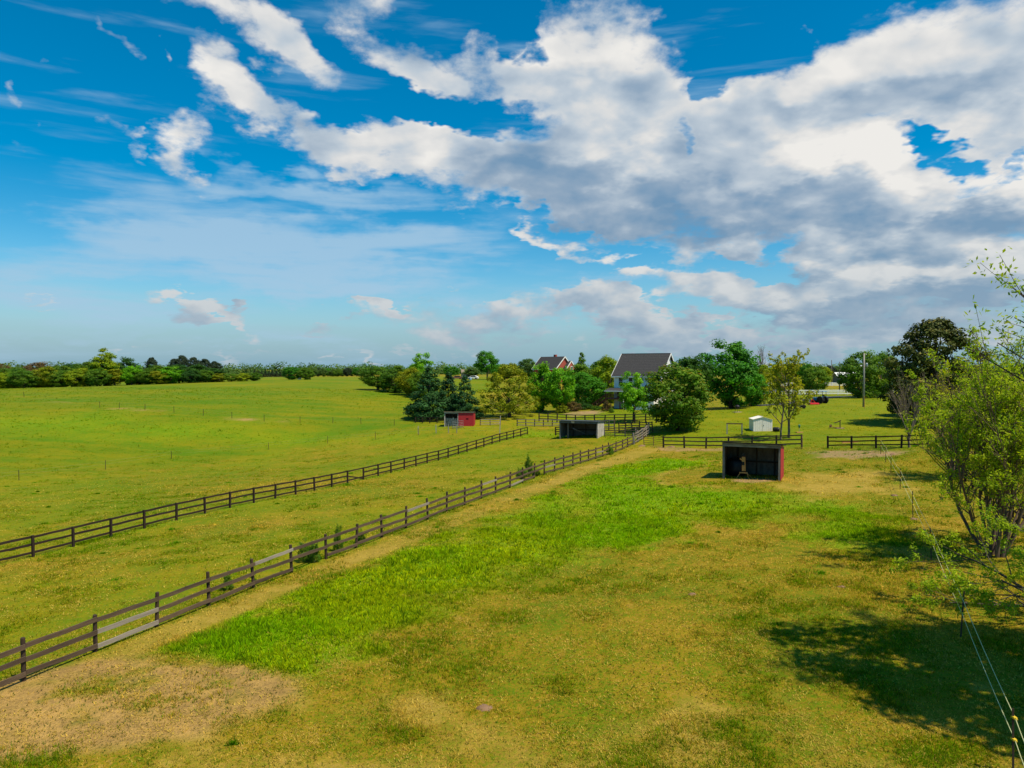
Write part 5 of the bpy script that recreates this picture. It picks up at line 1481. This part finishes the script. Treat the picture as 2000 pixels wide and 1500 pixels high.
# ---------------------------------------------------------------- utility poles
def pole(label, px, row_base, row_top, mat, r=0.14, gear=False):
    g = G(px, row_base); h = P(px, row_top, g.y).z - g.z
    o = thing('utility_pole', label, 'pole', g)
    MB().tube([(0, 0, -0.3), (0.03, 0, h * 0.5), (0, 0, h)], [r * 1.2, r, r * 0.78], 10).build('pole', M[mat], o, True)
    return o, h
o, h = pole('pale wooden utility pole with transformer and lamp on the lawn', 1686.5, 795, 690, 'pole', 0.15)
lathe([(0.17, 0), (0.20, 0.05), (0.20, 0.62), (0.17, 0.68), (0.05, 0.74)], 12).build('transformer', M['steel'], o, True).location = (0.42, -0.05, h * 0.74)
MB().beam((0.1, -0.02, h * 0.78), (0.30, -0.05, h * 0.78), 0.06, 0.08).build('bracket', M['steel'], o)
MB().tube([(0, 0, h * 0.755), (-0.35, -0.1, h * 0.775), (-0.55, -0.15, h * 0.77)], 0.03, 6).build('lamp_arm', M['steel'], o)
lathe([(0.06, 0.0), (0.16, 0.05), (0.12, 0.16), (0.04, 0.20)], 10).build('lamp_head', M['white_trim'], o, True).location = (-0.58, -0.15, h * 0.755)
MB().tube([(0.10, -0.14, 0.0), (0.10, -0.12, h * 0.75)], 0.03, 5).build('conduit', M['steel'], o)
lathe([(0.03, 0), (0.07, 0.02), (0.07, 0.12), (0.03, 0.16)], 8).build('insulator', M['white_trim'], o).location = (0.35, 0, h * 0.97)
MB().beam((0.05, 0, h * 0.96), (0.36, 0, h * 0.97), 0.04, 0.05).build('insulator_arm', M['pole_dark'], o)
mk = thing('marker_stake', 'thin pale marker stake at the foot of the pale utility pole', 'stake', G(1688.5, 798.5))
MB().tube([(0, 0, -0.1), (0, 0, 2.0)], 0.035, 6).build('stake', M['tanwood'], mk); MB().tube([(0, 0, 2.0), (0, 0, 2.12)], 0.05, 6).build('cap', M['yellow'], mk)
for lb, px, rb, rt in (('brown utility pole behind the far white fence, taller of two', 1623.8, 752.5, 703.5), ('brown utility pole by the near white fence, shorter of two', 1639.5, 764, 707)):
    o, h = pole(lb, px, rb, rt, 'pole_dark', 0.16)
    lathe([(0.03, 0), (0.07, 0.02), (0.07, 0.12), (0.03, 0.16)], 8).build('insulator', M['steel'], o).location = (0, 0, h)

# ---------------------------------------------------------------- far farmstead between the cedars and the lone oak
def car(label, px, Y, rz, mat):
    c = GY(px, Y); o = thing('parked_car', label, 'car', c, rz)
    prof = [(-2.1, 0.3), (2.1, 0.3), (2.15, 0.75), (1.3, 0.9), (0.7, 1.42), (-1.0, 1.45), (-1.9, 0.95), (-2.15, 0.8)]
    MB().prism(prof, -0.85, 0.85).build('body', mat, o)
    for s in (-1, 1):
        MB().prism([(-1.5, 0.97), (1.0, 0.95), (0.6, 1.36), (-0.95, 1.38)], s * 0.862 - 0.006, s * 0.862 + 0.006).build('window', M['glass'], o)
        for y in (-1.3, 1.35):
            q = lathe([(0.15, -0.1), (0.32, -0.1), (0.33, 0), (0.32, 0.1), (0.15, 0.1)], 12).build('wheel', M['tyre'], o); q.rotation_euler = (0, R(90), 0); q.location = (s * 0.80, y, 0.33)
car('tiny white car parked on the far rise by the lone oak', 924, 283, R(80), M['white_trim'])
car('tiny dark red car parked on the far rise above the cedars', 892, 283, R(100), M['rust'])
c = GY(912, 292)
hs = thing('farm_shed', 'tiny beige shed on the far rise between the parked cars', 'shed', c, R(10))
MB().prism([(0, 0), (4, 0), (4, 2.6), (2, 3.8), (0, 2.6)], -2, 2).build('wall', paint('beige_siding', (0.55, 0.45, 0.36), 0.1, 0.8), hs)
for s in (-1, 1):
    MB().prism([(2 + s * 2.4, 2.45), (2, 3.85), (2, 3.95), (2 + s * 2.4, 2.6)], -2.3, 2.3).build('roof', M['greywood_h'], hs)
tb = thing('water_tub', 'small pale blue drum standing in the far pasture', 'drum', GY(919, 262))
lathe([(0.42, 0), (0.45, 0.1), (0.45, 0.9), (0.40, 1.0)], 14).build('shell', paint('pale_blue_plastic', (0.25, 0.42, 0.62), 0.1, 0.5), tb, True)
lathe([(0.47, 0.96), (0.47, 1.02), (0.30, 1.05)], 14).build('lid', M['white_trim'], tb)
sk = thing('salt_box', 'small white box under the hilltop clump of trees', 'box', GY(585, 262))
MB().box((0, 0, 0.45), (1.1, 0.8, 0.7)).build('body', M['white_trim'], sk); MB().box((0, 0, 0.85), (1.3, 1.0, 0.08), (0.1, 0, 0)).build('lid', M['white_wall'], sk)

# clay mounds in the grass
def mound(px, py, s, label):
    g = G(px, py); rng = np.random.default_rng(int(px))
    vs, n = [], 14
    for r, z in ((1, -0.03), (0.75, 0.05), (0.45, 0.11), (0.15, 0.14)):
        for i in range(n):
            k = 1 + 0.7 * (rng.random() - 0.5)
            vs.append((s * r * k * math.cos(6.283 * i / n), s * 0.8 * r * k * math.sin(6.283 * i / n), z * s * 2 * (0.7 + 0.6 * rng.random())))
    fs = [(j * n + i, j * n + (i + 1) % n, (j + 1) * n + (i + 1) % n, (j + 1) * n + i) for j in range(3) for i in range(n)] + [tuple(range(3 * n, 4 * n))]
    o = MB().add(vs, fs).build('dirt_mound', M['dirt'], None, True); o.location = g
    tag(o, label, 'mound', 'clay mounds in the grass')
mound(945, 1383, 0.26, 'largest pinkish clay mound in the near grass at bottom centre')
mound(1352, 1161, 0.20, 'small clay mound in the olive grass right of centre')
mound(1644, 1146, 0.16, 'tiny clay mound in the grass left of the electric fence')
mound(1911, 1083, 0.30, 'clay mound at the foot of the leafing tree')
mound(1784, 1014, 0.26, 'clay heaped round the fifth electric fence post')
mound(1747, 968, 0.28, 'flat clay scrape beside the electric fence, near the tan patch')
mound(1744, 887, 0.28, 'clay patch right of the farthest electric fence posts')
mound(1254, 871, 0.5, 'clay heap at the foot of the sagging rust-coloured gate')
mound(1312, 873, 0.45, 'clay heap at the first post of the fence right of the gate')

# ---------------------------------------------------------------- trees of the middle distance
T = tree_px
T('cedar_tree', 'left and tallest of the dark cedars behind the red shed', 838, 716, 822, 88, 130, 'cone', 'cedar', bark='bark_dark')
T('cedar_tree', 'middle dark cedar, just behind the open bay of the red shed', 876, 728, 822, 66, 132, 'cone', 'cedar', bark='bark_dark')
T('cedar_tree', 'right dark cedar with a pointed top beside the red shed', 908, 736, 823, 66, 128, 'cone', 'cedar', bark='bark_dark')
T('broadleaf_tree', 'wide yellow-green tree with low skirt right of the red shed', 995, 712, 815, 118, 129, 'spread', 'olive')
T('birch_tree', 'bright green drooping tree next right of the yellow-green one', 1060, 707, 812, 66, 136, 'bushy', 'bright')
T('birch_tree', 'second bright green tree, left of the shrubs by the house', 1094, 712, 808, 64, 134, 'bushy', 'bright')
T('broadleaf_tree', 'dark round tree standing left of the white house stair', 1148, 724, 800, 84, 146, 'bushy', 'deep')
T('broadleaf_tree', 'mid green tree behind the dark round tree left of the house', 1130, 708, 790, 62, 165, 'tall', 'mid')
T('conifer_tree', 'tall thin conifer poking up left of the white house', 1136, 689, 780, 44, 185, 'cone', 'mid')
T('broadleaf_tree', 'loose yellow-green tree touching the left end of the house roof', 1192, 692, 790, 68, 160, 'bushy', 'lime')
T('broadleaf_tree', 'pale green tree between conifer and yellow-green tree by the house', 1170, 697, 790, 46, 172, 'tall', 'mid')
T('broadleaf_tree', 'small bright green tree on a bare trunk in front of the house', 1238, 736, 823, 62, 113, 'round', 'bright', bark='bark_dark')
T('maple_tree', 'big bronze-tinted green tree shading the corral', 1322, 704, 842, 138, 98, 'bushy', 'maple', bark='bark_dark')
T('magnolia_tree', 'dark glossy tree against the right gable of the white house', 1342, 682, 800, 96, 124, 'bushy', 'dark')
T('broadleaf_tree', 'tallest green tree in the centre, right of the white house', 1428, 663, 800, 128, 130, 'bushy', 'deep', bark='bark_dark')
T('broadleaf_tree', 'low dark green tree at the right foot of the tallest tree', 1474, 726, 800, 56, 134, 'bushy', 'deep')
T('broadleaf_tree', 'broad oak behind the pale utility pole', 1678, 682, 775, 84, 158, 'bushy', 'mid')
T('broadleaf_tree', 'right half of the oak pair behind the pale utility pole', 1722, 684, 775, 76, 163, 'bushy', 'mid')
T('pine_tree', 'huge dark pine at the right with brown-tipped needles', 1826, 620, 836, 176, 96, 'pine', 'pine', bark='bark_dark')
T('pine_tree', 'lower dark pine close under the left side of the huge pine', 1778, 735, 830, 78, 106, 'pine', 'pine', bark='bark_dark')
T('pine_tree', 'dark pine behind the leafing tree at the right edge', 1915, 715, 840, 120, 104, 'pine', 'pine', bark='bark_dark')
T('broadleaf_tree', 'small round tree before the hedge row, right of the tractor', 1590, 711, 766, 52, 186, 'bushy', 'mid')
T('broadleaf_tree', 'lone dark oak on the far rise above the pasture', 952, 687, 741, 50, 272, 'round', 'deep')
T('broadleaf_tree', 'small round tree on the far rise left of the lone oak', 922, 717, 741, 32, 290, 'round', 'far')
T('broadleaf_tree', 'round tree on the far rise above the cedars', 881, 715, 741, 32, 296, 'round', 'deep')
T('broadleaf_tree', 'grey-green tree left of the red brick house', 1030, 695, 745, 40, 300, 'bushy', 'far')
T('broadleaf_tree', 'olive bush-like tree right of the lone oak', 990, 711, 745, 50, 296, 'bushy', 'olive')
T('broadleaf_tree', 'bright green round crown rising behind the hillside grove', 822, 696, 770, 50, 205, 'round', 'bright')
T('broadleaf_tree', 'leftmost tree of the hillside grove, dark at its foot', 738, 712, 768, 64, 192, 'bushy', 'mid')
T('broadleaf_tree', 'second tree of the hillside grove left of the cedars', 770, 711, 774, 64, 186, 'bushy', 'mid')
T('broadleaf_tree', 'third tree of the hillside grove, olive green', 800, 716, 778, 56, 178, 'bushy', 'olive')
T('broadleaf_tree', 'right tree of the hillside grove, touching the tall cedar', 826, 722, 780, 60, 172, 'bushy', 'mid')
T('broadleaf_tree', 'left tree of the small clump alone on the hilltop', 570, 713, 743, 36, 262, 'bushy', 'deep')
T('broadleaf_tree', 'right tree of the small clump alone on the hilltop', 596, 717, 743, 32, 260, 'bushy', 'mid')
T('broadleaf_tree', 'small thin tree at the right end of the hilltop clump', 606, 720, 743, 20, 266, 'tall', 'mid')

# wooded edge along the left hill
row = [(-40, 720, 60, 'round', 'mid', 0), (5, 724, 44, 'round', 'lime', 0), (-5, 712, 50, 'round', 'brown', 14), (38, 716, 46, 'round', 'mid', 8), (70, 708, 56, 'round', 'brown', 12), (48, 724, 50, 'round', 'mid', -3),
       (88, 722, 46, 'round', 'olive', 0), (112, 721, 42, 'round', 'mid', 0), (140, 705, 40, 'round', 'dark', 8), (150, 720, 50, 'round', 'lime', 0), (176, 711, 38, 'tall', 'mid', 6), (190, 724, 44, 'round', 'mid', -2),
       (224, 720, 36, 'tall', 'olive', 0), (248, 703, 46, 'round', 'dark', 9), (257, 715, 38, 'round', 'bright', 0), (288, 722, 46, 'round', 'mid', 0), (312, 724, 36, 'round', 'olive', -2), (332, 715, 52, 'round', 'bright', 0),
       (372, 726, 36, 'round', 'dark', -2), (402, 727, 34, 'round', 'mid', 0), (428, 730, 34, 'round', 'olive', 0), (452, 733, 30, 'round', 'mid', 0), (474, 732, 30, 'round', 'lime', 0), (496, 731, 30, 'round', 'mid', 2), (20, 719, 48, 'round', 'mid', 4), (100, 717, 48, 'round', 'mid', 6), (128, 716, 46, 'round', 'mid', 5), (165, 716, 46, 'round', 'mid', 5), (212, 714, 48, 'round', 'mid', 5), (272, 716, 44, 'round', 'mid', 5), (306, 716, 44, 'round', 'mid', 7), (350, 715, 46, 'round', 'dark', 7), (388, 717, 46, 'round', 'dark', 7), (416, 720, 44, 'round', 'dark', 6), (-75, 718, 60, 'round', 'mid', 2)]
names = {'mid': 'mid green', 'lime': 'yellow-green', 'brown': 'brownish', 'olive': 'olive', 'dark': 'dark green', 'bright': 'bright green', 'deep': 'deep green'}
ORD = ('first', 'second', 'third', 'fourth', 'fifth', 'sixth', 'seventh', 'eighth', 'ninth', 'tenth', 'eleventh', 'twelfth', 'thirteenth', 'fourteenth', 'fifteenth', 'sixteenth', 'seventeenth', 'eighteenth', 'nineteenth', 'twentieth')
seen = {}
for px, top, w, kd, fo, back in sorted(row):
    Y = 232 + (px / 500) * 16 + back
    k = seen.get(fo, 0); seen[fo] = k + 1
    tree_px('broadleaf_tree', 'bushy %s tree on the left hill crest, %s of that colour from the left' % (names[fo], ORD[k]), px, top - 3 + (px * 37 % 11) - 5, 750, w * 1.12, Y, 'bushy' if kd == 'round' else kd, fo, group='trees of the left wooded edge')
T('broadleaf_tree', 'tall thin-crowned tree standing above the left wooded edge', 205, 682, 752, 58, 242, 'tall', 'lime')
for i, (px, top, w) in enumerate(((297, 698, 30), (340, 700, 28), (356, 694, 34), (378, 697, 36), (400, 701, 36), (420, 705, 34))):
    tree_px('pine_tree', 'dark pine above the left wooded edge, %s of the cluster from the left' % ORD[i], px, top, 748, w, 262, 'pine', 'fardark', group='dark pines of the left wooded edge', bark='bark_dark')
for i in range(9):
    tree_px('conifer_tree', 'slender far conifer, %s from the left in the row before the hilltop clump' % ORD[i], 497 + i * 7.2, 722 + (i * 37 % 5) * 0.8, 742, 9, 420, 'cone', 'fardark', group='far conifer row', bark='bark_dark')
for i in range(13):
    fo = ('far', 'mid', 'far', 'deep', 'far', 'fardark')[i * 5 % 6]
    tree_px('broadleaf_tree', 'far round tree, %s from the left in the line right of the hilltop clump' % ORD[i], 612 + i * 9.4, 716 + (i * 29 % 7) * 0.9, 742, 19, 430 + (i * 13 % 5) * 9, 'bushy', fo, group='far tree line beyond the hill')
for i, px in enumerate((1492, 1510, 1530, 1548, 1562, 1576, 1610)):
    tree_px('broadleaf_tree', 'hedge row tree behind the farther white fence, %s from the left' % ORD[i], px, 706 + (i * 31 % 7), 755, 32, 262 + (i * 7 % 5) * 4, 'bushy', ('lime', 'mid', 'lime', 'olive', 'mid', 'deep', 'lime')[i], group='hedge row trees')
for i, px in enumerate((1622, 1634, 1648, 1664, 1680)):
    tree_px('broadleaf_tree', 'dim far tree behind the pale barn, %s from the left' % ORD[i], px, 714 + (i * 17 % 5), 745, 26, 400, 'round', ('fardark', 'far')[i % 2], group='far trees behind the barn')

# shrubs
T('shrub', 'rusty brown shrub at the left of the house garden', 1118, 778, 806, 34, 134, 'shrub', 'brown', cat='shrub')
T('shrub', 'rounded olive shrub below the bright green trees', 1098, 786, 808, 26, 132, 'shrub', 'olive', cat='shrub')
T('shrub', 'dark shrub at the foot of the dark round tree', 1140, 782, 804, 34, 137, 'shrub', 'dark', cat='shrub')
T('shrub', 'low green shrub left of the house stair', 1164, 790, 802, 20, 134, 'shrub', 'mid', cat='shrub')
T('shrub', 'brown leafless shrub in front of the deck stair', 1186, 780, 801, 20, 131, 'shrub', 'brown', cat='shrub')
T('shrub', 'tiny shrub on the lawn before the deck posts', 1194, 797, 804, 12, 128, 'shrub', 'mid', cat='shrub')
T('shrub', 'bright bush at the right foot of the tallest tree', 1468, 772, 797, 30, 134, 'shrub', 'bright', cat='shrub')

# small bushes and saplings growing through the near fence
for px, py, h, w, lb in ((452, 1155, 0.9, 0.5, 'small dark bush growing through the near fence, left'), (604, 1098, 1.15, 0.8, 'leafy bush tangled in the near fence, widest'),
                         (622, 1100, 1.3, 0.55, 'upright bush in the gap of the near fence'), (669, 1078, 1.55, 0.45, 'tall thin sapling at the near fence'), (712, 1062, 0.8, 0.5, 'small bush behind the near fence rails'),
                         (1024, 935, 1.2, 1.0, 'dark bush at the near fence, halfway along'), (1038, 931, 2.1, 0.8, 'tallest sapling growing through the near fence, halfway along'), (1052, 930, 0.8, 0.8, 'low bush on the viewer side of the near fence'),
                         (1196, 888, 1.3, 0.8, 'bush at the far end of the near fence')):
    g = G(px, py) + Vector((-0.25, 0.15, 0))
    tree('fence_bush', lb, (g.x, g.y, Hz(g.x, g.y)), h, w, 'shrub', 'mid', cat='bush')

# trees whose branches show
def ring_stems(n, tilt, L, r, seed, base_r=0.15, bias=(0, 0)):
    rnd = random.Random(seed); out = []
    for i in range(n):
        a = 6.283 * i / n + rnd.uniform(-0.4, 0.4); tl = R(rnd.uniform(*tilt))
        out.append(((math.cos(a) * base_r, math.sin(a) * base_r, -0.1), (math.sin(tl) * math.cos(a) + bias[0], math.sin(tl) * math.sin(a) + bias[1], math.cos(tl)), L * rnd.uniform(0.8, 1.12), r * rnd.uniform(0.7, 1.1)))
    return out
g = G(1525, 858)
twig_tree('spring_tree', 'left of two slim yellow-green spring trees by the white shed', g, [((0, 0, -0.2), (0.02, 0, 1), 8.6, 0.13)], 'spring', 'bark_pale', 51, leaf=0.24, per=4, clump=0.22, narrow=0.6, density=0.9,
          levels=3, kids=(16, 6, 3), ratio=0.42, spread=(35, 62), bare_base=0.22, wig=0.06, up=0.10, seg=(9, 5, 3, 3), min_r=0.012)
g = G(1540, 855)
twig_tree('spring_tree', 'right of two slim yellow-green spring trees by the white shed', g, [((0, 0, -0.2), (0.05, 0, 1), 8.8, 0.17)], 'spring', 'bark_pale', 52, leaf=0.24, per=4, clump=0.22, narrow=0.6, density=0.9,
          levels=3, kids=(16, 6, 3), ratio=0.44, spread=(35, 62), bare_base=0.2, wig=0.07, up=0.10, seg=(9, 5, 3, 3), min_r=0.012)
for i, px in enumerate((1480, 1497)):
    twig_tree('bare_tree', 'leafless grey %s rising behind the hedge row' % ('tree, left of two,', 'tree, right of two,')[i], GY(px, 275), [((0, 0, -0.2), (0, 0, 1), 12.5, 0.18)], None, 'bark_pale', 60 + i,
              levels=2, kids=(16, 7), ratio=0.36, spread=(15, 35), bare_base=0.3, up=0.2, min_r=0.03)
g = G(1776, 874)
twig_tree('bare_tree', 'small bare twiggy tree at the corner of the dark fence', g, [((0, 0, -0.2), (0, 0, 1), 1.4, 0.15)] + [((0, 0, 1.0), s[1], s[2], s[3]) for s in ring_stems(8, (10, 34), 4.6, 0.07, 4)], 'spring', 'bark_pale', 53,
          leaf=0.13, per=2, clump=0.12, density=0.06, levels=2, kids=(8, 5), ratio=0.5, spread=(14, 34), up=0.12, wig=0.08, min_r=0.010)
g = G(1757, 868)
g = G(1868, 935)
twig_tree('leafing_tree', 'half bare thicket-like tree left of the leafing tree by the fence', g, ring_stems(12, (4, 26), 6.6, 0.085, 8, 0.3, (0.05, 0)), 'spring', 'bark_brown', 54,
          leaf=0.17, per=4, clump=0.2, density=0.30, levels=2, kids=(12, 8), ratio=0.46, spread=(16, 38), up=0.10, wig=0.07, min_r=0.010)
g = G(1945, 1086)
twig_tree('leafing_tree', 'many-stemmed leafing tree beside the electric fence at right', g, ring_stems(14, (5, 46), 7.5, 0.085, 9, 0.26, (0.16, 0)), 'fresh', 'bark_brown', 55,
          leaf=0.13, per=12, clump=0.22, narrow=0.4, density=0.52, levels=3, kids=(9, 5, 4), ratio=0.46, spread=(18, 46), up=0.06, wig=0.08, bare_base=0.2, min_r=0.011)
# low limbs at the right edge belong to a tree that stands just outside the picture
g = Vector((19.6, 23.6, Hz(19.6, 23.6)))
twig_tree('leafing_tree', 'low spreading branches reaching in at the right edge above the dark shadow', g, [((0, 0, -0.1), (-0.75, 0.25, 0.42), 4.4, 0.08), ((0, 0, -0.1), (-0.62, 0.7, 0.5), 4.6, 0.08), ((0, 0, -0.1), (-0.3, 0.3, 0.9), 3.6, 0.09), ((0, 0, -0.1), (-0.8, -0.1, 0.6), 3.6, 0.08), ((0, 0, -0.1), (0.4, 0.3, 0.8), 4.0, 0.09)],
          'fresh', 'bark', 56, leaf=0.125, per=11, clump=0.18, narrow=0.36, density=0.7, levels=3, kids=(7, 4, 3), ratio=0.5, spread=(20, 50), up=-0.01, wig=0.08, bare_base=0.35, min_r=0.006)
g = Vector((17.9, 17.0, Hz(17.9, 17.0)))
def to(p, frm):
    return (Vector(p) - Vector(frm))
stems = [((0, 0, -0.3), (-0.02, 0.0, 1), 15.0, 0.32)]
for z0, tgt in ((6.0, P(1975, 575, 18.2)), (5.2, P(1940, 605, 18.8)), (5.8, P(1985, 625, 18.4)), (4.4, P(1905, 672, 19.2)), (4.9, P(1965, 660, 18.7))):
    v = to(tgt, g) - Vector((0, 0, z0 + 1.0)); stems.append(((0, 0, z0 + 1.0), v.normalized(), v.length, 0.06, 2))
tall_tree = twig_tree('leafing_tree', 'tall fresh green tree reaching in from the right edge against the sky', g, stems,
          'fresh', 'bark', 57, leaf=0.14, per=14, clump=0.36, narrow=0.36, density=1.0, levels=3, kids=(14, 6, 4), ratio=0.38, spread=(25, 60), up=0.02, wig=0.05, bare_base=0.40, min_r=0.006)

shadow_crown = link('crown', VAR['round'][1][1], tall_tree); own_mat(shadow_crown, FOL['fresh']); shadow_crown.location = (1.5, -0.3, 6.9); shadow_crown.scale = (1.08, 1.08, 0.92)  # extra dense crown, out of view, added only to thicken the cast shadow

# ---------------------------------------------------------------- the wooded skyline far away
def skyline():
    rng = np.random.default_rng(5)
    n = 520
    az = np.sort(R(-62) + rng.random(n) * R(124)); d = 640 + 240 * rng.random(n)
    cx, cy = np.sin(az) * d, np.cos(az) * d
    cz = H(cx, cy)
    h = 8 + 5 * rng.random(n); w = 7 + 7 * rng.random(n)
    k = 170
    idx = np.repeat(np.arange(n), k)
    u = unit(rng.normal(size=(n * k, 3))); u[:, 2] = np.abs(u[:, 2]); q = rng.random(n * k) ** 0.4
    p = np.stack([cx[idx] + u[:, 0] * w[idx] * q, cy[idx] + u[:, 1] * w[idx] * q, cz[idx] + u[:, 2] * h[idx] * q], 1)
    tint = np.stack([(0.7 + 0.5 * rng.random(n))[idx] * (0.8 + 0.4 * rng.random(n * k)), np.clip(rng.random(n)[idx] * 0.7 + 0.3 * rng.random(n * k), 0, 1), np.zeros(n * k)], 1)
    me = leaves_mesh('far_wood', p, u + rng.normal(size=u.shape) * 0.4 + np.array([0, 0, 0.3]), 1.7, rng, 0.9, tint, FOL['far'])
    o = link('far_wood', me); o['kind'] = 'stuff'; tag(o, 'distant wooded skyline along the horizon', 'wood')
skyline()
